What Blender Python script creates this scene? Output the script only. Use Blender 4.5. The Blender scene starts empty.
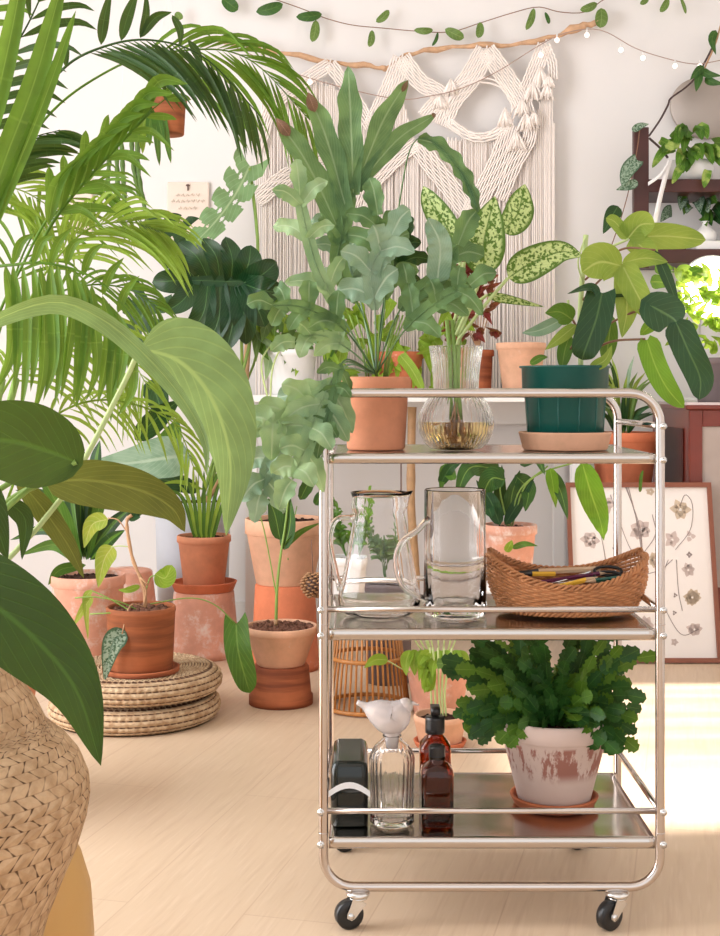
import bpy, math, random
from mathutils import Vector, Matrix, noise as mnoise
random.seed(7)
R = random.Random(11)
D, F, H, VX, VY = 1.905, 1284.0, 0.792, 365.0, 393.0      # camera distance, focal length in px, eye height, vanishing point
sc = bpy.context.scene
COL = sc.collection
pi, sin, cos = math.pi, math.sin, math.cos
V = Vector

def at(px, py, Y): s = (Y + D) / F; return V(((px - VX) * s, Y, H - (py - VY) * s))
def zz(py, Y): return H - (py - VY) * (Y + D) / F
def xx(px, Y): return (px - VX) * (Y + D) / F
def rr(n, Y): return n * (Y + D) / F

# ------------------------------------------------------------------ materials
def nt(name):
    m = bpy.data.materials.new(name); m.use_nodes = True
    n = m.node_tree; b = n.nodes['Principled BSDF']; return m, n, b
def lk(n, a, b): n.links.new(a, b)
def mth(n, op, a, b=None, c=None, clamp=False):
    x = n.nodes.new('ShaderNodeMath'); x.operation = op; x.use_clamp = clamp
    for i, v in enumerate((a, b, c)):
        if v is None: continue
        if isinstance(v, (int, float)): x.inputs[i].default_value = v
        else: lk(n, v, x.inputs[i])
    return x.outputs[0]
def mixc(n, f, a, b):
    x = n.nodes.new('ShaderNodeMix'); x.data_type = 'RGBA'
    for s, v in (('Factor', f), ('A', a), ('B', b)):
        sk = x.inputs[0] if s == 'Factor' else x.inputs[6 if s == 'A' else 7]
        if isinstance(v, (int, float)): sk.default_value = v
        elif isinstance(v, (tuple, list)): sk.default_value = (*v[:3], 1)
        else: lk(n, v, sk)
    return x.outputs[2]
def noise(n, scale, detail=3, coord='Object', rough=.5, vec=None):
    t = n.nodes.new('ShaderNodeTexNoise'); t.inputs['Scale'].default_value = scale; t.inputs['Detail'].default_value = detail
    t.inputs['Roughness'].default_value = rough
    if vec is None:
        c = n.nodes.new('ShaderNodeTexCoord'); vec = c.outputs[coord]
    lk(n, vec, t.inputs['Vector']); return t.outputs['Fac']
def ramp(n, f, lo, hi):
    x = n.nodes.new('ShaderNodeMapRange'); x.interpolation_type = 'SMOOTHSTEP'
    lk(n, f, x.inputs[0]); x.inputs[1].default_value = lo; x.inputs[2].default_value = hi; return x.outputs[0]
def bump(n, b, h, strength=.3, dist=.002):
    x = n.nodes.new('ShaderNodeBump'); x.inputs['Strength'].default_value = strength; x.inputs['Distance'].default_value = dist
    lk(n, h, x.inputs['Height']); lk(n, x.outputs[0], b.inputs['Normal'])
def uvs(n):
    t = n.nodes.new('ShaderNodeTexCoord'); s = n.nodes.new('ShaderNodeSeparateXYZ'); lk(n, t.outputs['UV'], s.inputs[0]); return s.outputs[0], s.outputs[1]

def plain(name, col, rough=.5, metal=0, var=.12, scale=30, spec=.5, coat=0):
    m, n, b = nt(name); f = noise(n, scale)
    c = mixc(n, f, [x * (1 - var) for x in col], [min(1, x * (1 + var)) for x in col])
    lk(n, c, b.inputs['Base Color']); b.inputs['Roughness'].default_value = rough; b.inputs['Metallic'].default_value = metal
    b.inputs['Specular IOR Level'].default_value = spec; b.inputs['Coat Weight'].default_value = coat
    return m

def leafm(name, base, vein=None, dark=None, nv=9, slope=.5, vw=.16, mid=.05, trans=.28, rough=.4, edge=None, speck=None, pale=None, bandc=None, spec=.45):
    g_ = lambda c: [.92 * x ** 1.28 for x in c] if c else None
    base, dark, vein, speck, pale, bandc = map(g_, (base, dark, vein, speck, pale, bandc)); trans *= .75; spec *= .6; rough += .06
    m, n, b = nt(name); u, v = uvs(n)
    au = mth(n, 'ABSOLUTE', mth(n, 'SUBTRACT', mth(n, 'MULTIPLY', u, 2), 1))
    nf = noise(n, 22, 3)
    c = mixc(n, ramp(n, nf, .3, .7), dark or [x * .72 for x in base], base)
    if speck:                                    # speckled variegation inside a darker margin
        sp = noise(n, 190, 2); f = mth(n, 'MULTIPLY', ramp(n, sp, .42, .53), mth(n, 'SUBTRACT', 1, ramp(n, au, .70, .92)))
        c = mixc(n, f, c, speck)
    if bandc:
        c = mixc(n, mth(n, 'SUBTRACT', 1, ramp(n, au, .12, .4)), c, bandc)
    if pale:
        c = mixc(n, ramp(n, noise(n, 30, 4), .45, .62), c, pale)
    fr = mth(n, 'FRACT', mth(n, 'SUBTRACT', mth(n, 'MULTIPLY', v, nv), mth(n, 'MULTIPLY', au, slope * nv * .4)))
    lat = mth(n, 'SUBTRACT', 1, ramp(n, mth(n, 'ABSOLUTE', mth(n, 'SUBTRACT', fr, .5)), 0, vw))
    md = mth(n, 'SUBTRACT', 1, ramp(n, au, mid * .4, mid * 1.8))
    vc = vein or [min(1, x * 1.5 + .03) for x in base]
    c = mixc(n, mth(n, 'MULTIPLY', lat, .42), c, vc)
    c = mixc(n, mth(n, 'MULTIPLY', md, .85), c, vc)
    if edge: c = mixc(n, ramp(n, au, .86, .97), c, edge)
    lk(n, c, b.inputs['Base Color']); b.inputs['Roughness'].default_value = rough; b.inputs['Specular IOR Level'].default_value = spec
    bump(n, b, mth(n, 'ADD', mth(n, 'MULTIPLY', lat, -1), mth(n, 'MULTIPLY', md, -1)), .35, .002)
    tr = n.nodes.new('ShaderNodeBsdfTranslucent'); mx = n.nodes.new('ShaderNodeMixShader'); mx.inputs[0].default_value = trans
    tc = mixc(n, .35, c, (.75, .9, .15)); lk(n, tc, tr.inputs[0])
    lk(n, b.outputs[0], mx.inputs[1]); lk(n, tr.outputs[0], mx.inputs[2]); lk(n, mx.outputs[0], n.nodes['Material Output'].inputs[0])
    return m

def terra(name, col=(.72, .33, .18), white=0.0, band=None):
    col = [col[0] * .93, col[1] * .84, col[2] * .80]
    m, n, b = nt(name); f = noise(n, 9, 5, rough=.65)
    c = mixc(n, ramp(n, f, .3, .7), [x * .86 for x in col], [min(1, x * 1.12) for x in col])
    if white:
        w = noise(n, 16, 6, rough=.7); c = mixc(n, mth(n, 'MULTIPLY', ramp(n, w, .66 - white * .34, .84 - white * .3), .75), c, (.84, .76, .70))
    if band:
        t = n.nodes.new('ShaderNodeTexCoord'); mp = n.nodes.new('ShaderNodeMapping'); mp.inputs['Scale'].default_value = (3, 3, 40)
        lk(n, t.outputs['Object'], mp.inputs[0]); w = noise(n, 1, 4, vec=mp.outputs[0]); c = mixc(n, ramp(n, w, .42, .62), c, band)
    lk(n, c, b.inputs['Base Color']); b.inputs['Roughness'].default_value = .82; b.inputs['Specular IOR Level'].default_value = .25
    bump(n, b, noise(n, 160, 3), .15, .001); return m

M = {}
def chrome(name, col, rough):
    m, n, b = nt(name); b.inputs['Metallic'].default_value = 1; f = noise(n, 6, 2)
    lk(n, mixc(n, f, [x * .95 for x in col], col), b.inputs['Base Color']); b.inputs['Roughness'].default_value = rough; return m
M['chrome'] = chrome('brushed_steel_tube', (.63, .56, .515), .17)
M['steel'] = chrome('shelf_steel', (.60, .545, .50), .17)
M['zinc'] = chrome('zinc_caster', (.8, .8, .8), .22)
M['black'] = plain('black_rubber', (.012, .012, .013), .35)
M['gloss_black'] = plain('gloss_black', (.008, .012, .010), .12)
M['darkcap'] = plain('black_plastic', (.015, .013, .013), .3)
M['terra'] = terra('terracotta_clean', (.74, .34, .20))
M['terra_pale'] = terra('terracotta_pale', (.80, .50, .34), .1)
M['terra_pink'] = terra('terracotta_pink', (.78, .43, .32), .5)
M['terra_brown'] = terra('terracotta_brown', (.44, .155, .065), 0, (.24, .08, .035))
M['terra_red'] = terra('terracotta_red', (.66, .22, .11), .1)
M['terra_white'] = terra('terracotta_limey', (.68, .36, .28), .55)
M['terra_band'] = terra('terracotta_banded', (.50, .17, .075), 0, (.24, .07, .035))
M['soil'] = plain('dark_soil', (.055, .028, .020), .95, var=.6, scale=120, spec=.1)
M['bark'] = plain('bark_chips', (.16, .075, .05), .9, var=.6, scale=60, spec=.1)
M['teal'] = plain('teal_plastic', (.006, .100, .082), .28, var=.1)
M['white_cer'] = plain('white_ceramic', (.82, .80, .78), .35, var=.03)
M['blue_white'] = plain('pale_blue_planter', (.66, .72, .80), .5, var=.04)
M['grey_pot'] = plain('grey_planter', (.16, .12, .12), .6)
M['cream'] = plain('cream_cotton', (.92, .83, .77), .9, var=.06, scale=25, spec=.1)
M['cotton_tuft'] = plain('cream_wool', (.93, .84, .78), .95, var=.08, scale=90, spec=.05)
M['branchm'] = plain('driftwood', (.60, .36, .21), .8, var=.4, scale=40)
M['maho'] = plain('mahogany', (.17, .022, .010), .32, var=.35, scale=9, coat=.3)
M['maho_dark'] = plain('dark_mahogany', (.060, .014, .010), .45, var=.3, scale=12)
M['walnut'] = plain('walnut_frame', (.24, .075, .038), .45, var=.25, scale=20)
M['white_paint'] = plain('white_paint', (.80, .78, .76), .5, var=.02)
M['paper'] = plain('cream_paper', (.86, .80, .76), .8, var=.03, scale=4)
M['card'] = plain('pale_card', (.84, .70, .60), .8, var=.05)
M['ink'] = plain('grey_ink', (.30, .24, .23), .8)
M['ink_pink'] = plain('faded_pink_ink', (.60, .49, .45), .8)
M['ink_tan'] = plain('tan_ink', (.60, .48, .36), .8)
M['rattan'] = plain('rattan_cane', (.50, .20, .05), .45, var=.35, scale=50)
M['wicker'] = plain('wicker_willow', (.50, .21, .08), .55, var=.45, scale=55)
M['oak'] = plain('golden_plywood', (.62, .36, .12), .45, var=.15, scale=7)
M['mirror'] = chrome('mirror_glass', (.50, .44, .40), .6)
M['pine'] = plain('pine_cone', (.42, .22, .10), .7, var=.5, scale=80)
M['cord'] = plain('brown_cord', (.17, .10, .08), .7)
M['wire'] = plain('copper_wire', (.40, .27, .22), .5)
M['red_wire'] = plain('dark_twig', (.07, .04, .035), .7)
M['ribbon'] = plain('white_ribbon', (.85, .82, .80), .7, var=.03)
M['stone'] = plain('greyish_stone_panel', (.42, .34, .30), .45, var=.15, scale=14)
M['marble'] = plain('pale_marble_top', (.62, .52, .52), .15, var=.12, scale=12)
M['stem'] = plain('green_stem', (.23, .36, .07), .5, var=.2)
M['stem_pale'] = plain('pale_green_stem', (.50, .60, .25), .5, var=.2)
M['stem_red'] = plain('reddish_stem', (.22, .10, .05), .5, var=.2)
M['stem_tan'] = plain('tan_stem', (.48, .27, .14), .6, var=.3)
M['bamboo'] = plain('bamboo_cane', (.62, .37, .19), .5, var=.25, scale=40)
M['yellow'] = plain('yellow_pencil', (.85, .48, .05), .4)
M['green_paint'] = plain('dark_green_pencil', (.01, .10, .07), .35)
M['plum'] = plain('plum_pencil', (.12, .02, .06), .35)
M['navy'] = plain('navy_marker', (.015, .02, .05), .3)
M['woodtool'] = plain('pale_wood', (.68, .47, .30), .6)
M['white_ink'] = plain('white_print', (.85, .85, .85), .5)

# leaves
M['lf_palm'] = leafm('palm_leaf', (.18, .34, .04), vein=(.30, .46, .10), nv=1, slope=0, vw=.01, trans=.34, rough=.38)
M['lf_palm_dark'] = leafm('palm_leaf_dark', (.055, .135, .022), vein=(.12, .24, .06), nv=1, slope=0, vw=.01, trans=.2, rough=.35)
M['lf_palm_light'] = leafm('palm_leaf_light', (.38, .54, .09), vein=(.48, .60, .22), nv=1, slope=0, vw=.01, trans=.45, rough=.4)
M['lf_lily'] = leafm('lily_leaf_dark', (.036, .110, .008), vein=(.085, .19, .03), nv=8, slope=1.2, vw=.10, trans=.16, rough=.42)
M['lf_lily_pale'] = leafm('lily_leaf_pale', (.31, .45, .22), vein=(.46, .58, .26), nv=8, slope=1.2, vw=.14, trans=.35, rough=.4)
M['lf_lily_olive'] = leafm('lily_leaf_underside', (.20, .20, .045), vein=(.32, .32, .09), nv=9, slope=1.2, vw=.12, trans=.2, rough=.5)
M['lf_monst'] = leafm('monstera_leaf', (.020, .095, .034), vein=(.13, .26, .10), nv=10, slope=1.0, vw=.07, mid=.03, trans=.12, rough=.25, spec=.6)
M['lf_monst_pale'] = leafm('monstera_leaf_pale', (.30, .48, .26), vein=(.50, .62, .40), nv=10, slope=1.0, vw=.1, trans=.35, rough=.4)
M['lf_fern'] = leafm('blue_star_fern_leaf', (.24, .38, .17), vein=(.36, .47, .28), dark=(.12, .23, .11), nv=14, slope=.8, vw=.1, mid=.07, trans=.25, rough=.42)
M['lf_fern_pale'] = leafm('blue_star_fern_leaf_pale', (.46, .60, .36), vein=(.55, .66, .45), dark=(.28, .43, .26), nv=14, slope=.8, vw=.1, mid=.07, trans=.35, rough=.42)
M['lf_fern_blue'] = leafm('blue_star_fern_leaf_glaucous', (.42, .55, .42), vein=(.55, .66, .52), dark=(.28, .42, .30), nv=14, slope=.8, vw=.1, mid=.07, trans=.2, rough=.36)
M['lf_brown'] = leafm('dried_leaf_tip', (.30, .17, .11), dark=(.18, .09, .06), trans=.15)
M['lf_dieff'] = leafm('dumb_cane_leaf', (.13, .27, .05), vein=(.10, .24, .04), dark=(.10, .22, .04), speck=(.70, .80, .42), nv=13, slope=1.1, vw=.08, mid=.05, trans=.3, edge=(.05, .13, .02))
M['lf_phil'] = leafm('philodendron_leaf_dark', (.035, .115, .050), vein=(.14, .24, .10), nv=7, slope=1, vw=.06, trans=.12, rough=.3)
M['lf_phil_yel'] = leafm('philodendron_leaf_lime', (.42, .52, .12), vein=(.60, .66, .25), dark=(.30, .42, .09), nv=7, slope=1, vw=.06, trans=.4, rough=.4)
M['lf_phil_mid'] = leafm('philodendron_leaf_green', (.15, .31, .05), vein=(.34, .46, .12), nv=7, slope=1, vw=.06, trans=.25, rough=.35)
M['lf_schl'] = leafm('holiday_cactus_segment', (.075, .21, .05), vein=(.13, .27, .07), dark=(.035, .12, .035), nv=2, slope=.3, vw=.03, trans=.12, rough=.36)
M['lf_schl_l'] = leafm('holiday_cactus_segment_light', (.16, .32, .05), vein=(.26, .42, .09), nv=2, slope=.3, vw=.03, trans=.25, rough=.36)
M['lf_drac'] = leafm('dracaena_leaf', (.030, .105, .030), vein=(.10, .2, .05), nv=1, slope=0, vw=.01, trans=.12, rough=.33, bandc=(.16, .30, .05))
M['lf_yel'] = leafm('yellowing_leaf', (.52, .58, .12), vein=(.68, .70, .30), dark=(.38, .50, .10), nv=7, trans=.4)
M['lf_green'] = leafm('mid_green_leaf', (.12, .27, .05), vein=(.25, .40, .10), nv=8, slope=1, trans=.25)
M['lf_lime'] = leafm('lime_leaf', (.36, .55, .07), vein=(.55, .68, .2), nv=8, slope=1, trans=.5)
M['lf_dark'] = leafm('deep_green_leaf', (.035, .12, .04), vein=(.14, .26, .10), nv=8, slope=1, vw=.08, trans=.12, rough=.3)
M['lf_satin'] = leafm('satin_pothos_leaf', (.10, .20, .13), vein=(.16, .28, .2), speck=(.42, .52, .42), nv=5, trans=.15)
M['lf_calathea'] = leafm('calathea_leaf', (.055, .165, .045), vein=(.30, .45, .12), nv=10, slope=1.1, vw=.12, trans=.18)
M['lf_calathea_l'] = leafm('calathea_leaf_light', (.22, .45, .04), vein=(.42, .60, .12), nv=10, slope=1.1, vw=.12, trans=.42)
M['lf_red'] = leafm('wine_red_leaf', (.30, .035, .055), vein=(.45, .10, .12), nv=5, trans=.3)
M['lf_hoya'] = leafm('hoya_leaf', (.20, .32, .10), vein=(.36, .46, .20), nv=5, trans=.25)
M['lf_hoya_d'] = leafm('hoya_leaf_dark', (.07, .19, .05), vein=(.16, .28, .08), nv=5, trans=.12)
M['lf_pothos'] = leafm('pothos_leaf', (.17, .36, .05), vein=(.34, .50, .12), pale=(.50, .60, .20), nv=5, trans=.3)

def glassm(name, col=(1, 1, 1), rough=0.0, ior=1.45, tw=1):
    m, n, b = nt(name); b.inputs['Base Color'].default_value = (*col, 1); b.inputs['Transmission Weight'].default_value = tw
    b.inputs['Roughness'].default_value = rough; b.inputs['IOR'].default_value = ior
    lk(n, mth(n, 'ADD', mth(n, 'MULTIPLY', noise(n, 20, 1), .01), rough), b.inputs['Roughness']); return m
M['glass'] = glassm('clear_glass', (1, 1, 1), ior=1.26)
M['glass_pink'] = glassm('frosted_glass', (.95, .87, .85), .25, tw=.55)
M['amber'] = glassm('amber_glass', (.46, .13, .03), .02)
M['water'] = glassm('tea_coloured_water', (.80, .60, .28), .05, 1.33)

def emis(name, col, s):
    m, n, b = nt(name); b.inputs['Base Color'].default_value = (*col, 1); b.inputs['Emission Color'].default_value = (*col, 1); b.inputs['Emission Strength'].default_value = s
    return m
M['bulb'] = emis('fairy_light_bulb', (1, .86, .80), 1.2)
M['grow'] = emis('grow_light', (1, .88, .74), 26.0)

def floor_mat():
    m, n, b = nt('oak_floorboards'); t = n.nodes.new('ShaderNodeTexCoord')
    mp = n.nodes.new('ShaderNodeMapping'); mp.inputs['Rotation'].default_value = (0, 0, math.radians(90 + 14)); lk(n, t.outputs['Object'], mp.inputs[0])
    br = n.nodes.new('ShaderNodeTexBrick'); lk(n, mp.outputs[0], br.inputs[0])
    br.inputs['Color1'].default_value = (.68, .515, .365, 1); br.inputs['Color2'].default_value = (.655, .49, .34, 1); br.inputs['Mortar'].default_value = (.58, .41, .28, 1)
    br.inputs['Scale'].default_value = 1; br.inputs['Brick Width'].default_value = 1.1; br.inputs['Row Height'].default_value = .19; br.inputs['Mortar Size'].default_value = .0012
    mp2 = n.nodes.new('ShaderNodeMapping'); mp2.inputs['Scale'].default_value = (3, 45, 1); lk(n, mp.outputs[0], mp2.inputs[0])
    g = noise(n, 1.6, 5, rough=.6, vec=mp2.outputs[0]); c = mixc(n, mth(n, 'MULTIPLY', ramp(n, g, .45, .75), .38), br.outputs['Color'], (.50, .33, .21))
    mp3 = n.nodes.new('ShaderNodeMapping'); mp3.inputs['Scale'].default_value = (9, 140, 1); lk(n, mp.outputs[0], mp3.inputs[0])
    g3 = noise(n, 1.0, 2, vec=mp3.outputs[0]); c = mixc(n, mth(n, 'MULTIPLY', ramp(n, g3, .52, .7), .22), c, (.80, .64, .50))
    lk(n, c, b.inputs['Base Color']); b.inputs['Roughness'].default_value = .42; b.inputs['Specular IOR Level'].default_value = .35
    return m
M['floor'] = floor_mat()
M['wall'] = plain('warm_white_wall', (.80, .765, .745), .9, var=.012, scale=2.5, spec=.1)
M['wall_side'] = plain('white_wall', (.84, .82, .80), .9, var=.02, scale=1.5, spec=.1)

def jute(name, nr=1):
    m, n, b = nt(name); u, v = uvs(n)
    f = noise(n, 55, 3); c = mixc(n, ramp(n, f, .3, .7), (.42, .265, .15), (.64, .47, .30))
    # dark gaps between plaits are shade painted into the colour
    fr = mth(n, 'FRACT', v); g = mth(n, 'ABSOLUTE', mth(n, 'SUBTRACT', fr, .5))
    h = mth(n, 'ABSOLUTE', mth(n, 'SUBTRACT', mth(n, 'FRACT', mth(n, 'ADD', mth(n, 'MULTIPLY', u, 1), mth(n, 'MULTIPLY', g, 1.2))), .5))
    gap = mth(n, 'MULTIPLY', ramp(n, g, .32, .47), ramp(n, h, .02, .22))
    c = mixc(n, mth(n, 'MULTIPLY', ramp(n, g, .38, .5), .8), c, (.16, .08, .04)); c = mixc(n, gap, c, (.07, .03, .018))
    lk(n, c, b.inputs['Base Color']); b.inputs['Roughness'].default_value = .85; b.inputs['Specular IOR Level'].default_value = .15
    bump(n, b, mth(n, 'SUBTRACT', 1, mth(n, 'MAXIMUM', mth(n, 'MULTIPLY', g, 1.6), h)), .7, .004); return m
M['jute'] = jute('braided_seagrass')

def plait_mat():
    m, n, b = nt('plaited_seagrass'); u, v = uvs(n)
    # v counts rows, u counts strands; each row is shifted half a strand
    row = mth(n, 'FLOOR', v); fv = mth(n, 'FRACT', v)
    sg = mth(n, 'SUBTRACT', mth(n, 'MULTIPLY', mth(n, 'MODULO', row, 2), 2), 1); uu = mth(n, 'ADD', u, mth(n, 'ADD', mth(n, 'MULTIPLY', row, .15), mth(n, 'MULTIPLY', mth(n, 'MULTIPLY', fv, sg), .5))); fu = mth(n, 'FRACT', uu)
    e = mth(n, 'ABSOLUTE', mth(n, 'SUBTRACT', fu, .5)); ev = mth(n, 'ABSOLUTE', mth(n, 'SUBTRACT', fv, .5))
    gap = ramp(n, mth(n, 'ADD', e, mth(n, 'MULTIPLY', ev, .16)), .45, .53)
    f = noise(n, 60, 3); c = mixc(n, ramp(n, f, .3, .7), (.46, .29, .16), (.63, .43, .26))
    c = mixc(n, mth(n, 'MULTIPLY', ramp(n, ev, .42, .5), .6), c, (.36, .21, .11))
    c = mixc(n, mth(n, 'MULTIPLY', gap, mth(n, 'ADD', mth(n, 'MULTIPLY', ramp(n, noise(n, 14, 2), .4, .6), .5), .45)), c, (.07, .03, .015))
    lk(n, c, b.inputs['Base Color']); b.inputs['Roughness'].default_value = .85; b.inputs['Specular IOR Level'].default_value = .15
    bump(n, b, mth(n, 'SUBTRACT', 1, mth(n, 'MAXIMUM', mth(n, 'MULTIPLY', e, 1.3), ev)), .8, .005); return m
M['plait'] = plait_mat()

def shed_mat():      # bare terracotta showing through lime wash on the cactus pot
    m, n, b = nt('limewashed_terracotta'); t = n.nodes.new('ShaderNodeTexCoord'); s = n.nodes.new('ShaderNodeSeparateXYZ'); lk(n, t.outputs['Object'], s.inputs[0])
    mp = n.nodes.new('ShaderNodeMapping'); mp.inputs['Scale'].default_value = (42, 42, 12); lk(n, t.outputs['Object'], mp.inputs[0])
    f = noise(n, 1, 5, rough=.7, vec=mp.outputs[0])
    z = s.outputs[2]; band = mth(n, 'MULTIPLY', ramp(n, z, .040, .062), mth(n, 'SUBTRACT', 1, ramp(n, z, .098, .104)))
    bare = mth(n, 'MULTIPLY', ramp(n, f, .46, .53), band)
    c = mixc(n, noise(n, 18, 3), (.60, .44, .38), (.74, .60, .54)); c = mixc(n, mth(n, 'MULTIPLY', bare, .9), c, (.34, .12, .085))
    lk(n, c, b.inputs['Base Color']); b.inputs['Roughness'].default_value = .85; return m
M['shed'] = shed_mat()

# ------------------------------------------------------------------ mesh builder
class MB:
    def __init__(s): s.v = []; s.f = []; s.uv = []
    def grid(s, P, closed=False, uv=None):
        b = len(s.v); r, c = len(P), len(P[0])
        for i in range(r):
            for j in range(c):
                s.v.append(P[i][j]); s.uv.append(uv[i][j] if uv else (j / max(1, c - 1), i / max(1, r - 1)))
        for i in range(r - 1):
            for j in range(c if closed else c - 1):
                k = (j + 1) % c
                s.f.append((b + i * c + j, b + i * c + k, b + (i + 1) * c + k, b + (i + 1) * c + j))
        return b
    def fan(s, ring, cen, flip=False):
        b = len(s.v); s.v.append(cen); s.uv.append((.5, .5)); n = len(ring)
        for j in range(n):
            a, c = ring[j], ring[(j + 1) % n]; s.f.append((b, c, a) if flip else (b, a, c))
    def tube(s, pts, rad, n=8, cap=True, closed=False):
        pts = [V(p) for p in pts]; m = len(pts)
        if not hasattr(rad, '__len__'): rad = [rad] * m
        up = None; rows = []
        for i, p in enumerate(pts):
            if closed: t = pts[(i + 1) % m] - pts[i - 1]
            else: t = pts[min(i + 1, m - 1)] - pts[max(i - 1, 0)]
            t = t.normalized() if t.length > 1e-9 else V((0, 0, 1))
            if up is None: up = t.orthogonal().normalized()
            up = up - t * up.dot(t)
            up = up.normalized() if up.length > 1e-6 else t.orthogonal().normalized()
            q = t.cross(up)
            rows.append([p + (up * cos(2 * pi * j / n) + q * sin(2 * pi * j / n)) * rad[i] for j in range(n)])
        if closed: rows.append(rows[0][:])
        b = s.grid(rows, True)
        if cap and not closed:
            s.fan([b + j for j in range(n)], pts[0], True); e = b + (m - 1) * n; s.fan([e + j for j in range(n)], pts[-1])
        return s
    def lathe(s, prof, c, n=40, fn=None, axis=None, uvs=None):
        rows = []; uu = []
        for i, (r, z) in enumerate(prof):
            row = []; ur = []
            for j in range(n + 1):
                a = 2 * pi * j / n; r2, z2 = (r, z) if fn is None else fn(r, z, a, i)
                p = V((r2 * cos(a), r2 * sin(a), z2))
                if axis: p = axis @ p
                row.append(V(c) + p); ur.append((j / n * (uvs[0] if uvs else 1), (uvs[1] if uvs else 1) * i / (len(prof) - 1)))
            rows.append(row); uu.append(ur)
        s.grid(rows, False, uu); return s
    def box(s, lo, hi, mat=None):
        b = len(s.v)
        for x in (lo[0], hi[0]):
            for y in (lo[1], hi[1]):
                for z in (lo[2], hi[2]):
                    p = V((x, y, z)); s.v.append(mat @ p if mat else p); s.uv.append((x, z))
        for f in ((0, 1, 3, 2), (4, 6, 7, 5), (0, 4, 5, 1), (2, 3, 7, 6), (0, 2, 6, 4), (1, 5, 7, 3)): s.f.append(tuple(b + i for i in f))
        return s
    def blob(s, c, r, n=8, m=6, sc=(1, 1, 1), jit=0, rot=None):
        rows = []
        for i in range(m + 1):
            a = pi * i / m; row = []
            for j in range(n):
                t = 2 * pi * j / n; k = 1 + (R.uniform(-jit, jit) if 0 < i < m else 0)
                p = V((sin(a) * cos(t) * r * sc[0] * k, sin(a) * sin(t) * r * sc[1] * k, cos(a) * r * sc[2] * k))
                if rot: p = rot @ p
                row.append(V(c) + p)
            rows.append(row)
        s.grid(rows, True); return s

def cat(pts, n):
    pts = [V(p) for p in pts]
    if len(pts) == 2: return [pts[0].lerp(pts[1], i / n) for i in range(n + 1)]
    P = [pts[0] * 2 - pts[1]] + pts + [pts[-1] * 2 - pts[-2]]; out = []; k = len(pts) - 1
    for i in range(n + 1):
        t = i / n * k; a = min(int(t), k - 1); u = t - a; p0, p1, p2, p3 = P[a:a + 4]
        out.append(.5 * ((2 * p1) + (p2 - p0) * u + (2 * p0 - 5 * p1 + 4 * p2 - p3) * u * u + (3 * p1 - p0 - 3 * p2 + p3) * u ** 3))
    return out

def make(name, mb, mat, parent=None, smooth=True, label=None, bevel=0, sol=0):
    org = parent['_o'] if parent is not None and '_o' in parent else (0, 0, 0)
    me = bpy.data.meshes.new(name); o = V(org)
    me.from_pydata([tuple(V(p) - o) for p in mb.v], [], mb.f); me.update()
    uvl = me.uv_layers.new(name='UVMap')
    li = [0] * len(me.loops); me.loops.foreach_get('vertex_index', li)
    fl = [0.0] * (2 * len(li))
    for i, vi in enumerate(li): fl[2 * i], fl[2 * i + 1] = mb.uv[vi]
    uvl.data.foreach_set('uv', fl)
    if smooth: me.polygons.foreach_set('use_smooth', [True] * len(me.polygons))
    for mm in (mat if isinstance(mat, (list, tuple)) else [mat]): me.materials.append(M[mm] if isinstance(mm, str) else mm)
    ob = bpy.data.objects.new(name, me); COL.objects.link(ob)
    if parent is not None: ob.parent = parent
    if parent is not None and '_o' in parent: ob['_o'] = list(org); ob['_sub'] = 1
    if label: ob['label'] = label
    if bevel:
        b = ob.modifiers.new('bevel', 'BEVEL'); b.width = bevel; b.segments = 2; b.limit_method = 'ANGLE'
    if sol:
        b = ob.modifiers.new('thick', 'SOLIDIFY'); b.thickness = sol
    return ob
def thing(name, loc, label, cat_, group=None):
    o = bpy.data.objects.new(name, None); COL.objects.link(o); o.location = loc; o['_o'] = list(loc); o.empty_display_size = .05
    o['label'] = label; o['category'] = cat_
    if group: o['group'] = group
    return o
def tag(o, label, cat_, group=None):
    o['label'] = label; o['category'] = cat_
    if group: o['group'] = group
    return o
def struct(name, mb, mat, smooth=False):
    o = make(name, mb, mat, None, smooth); o['kind'] = 'structure'; return o
def pts3(L, Yd=0): return [at(*(p if len(p) == 3 else (p[0], p[1], Yd))) for p in L]

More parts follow.
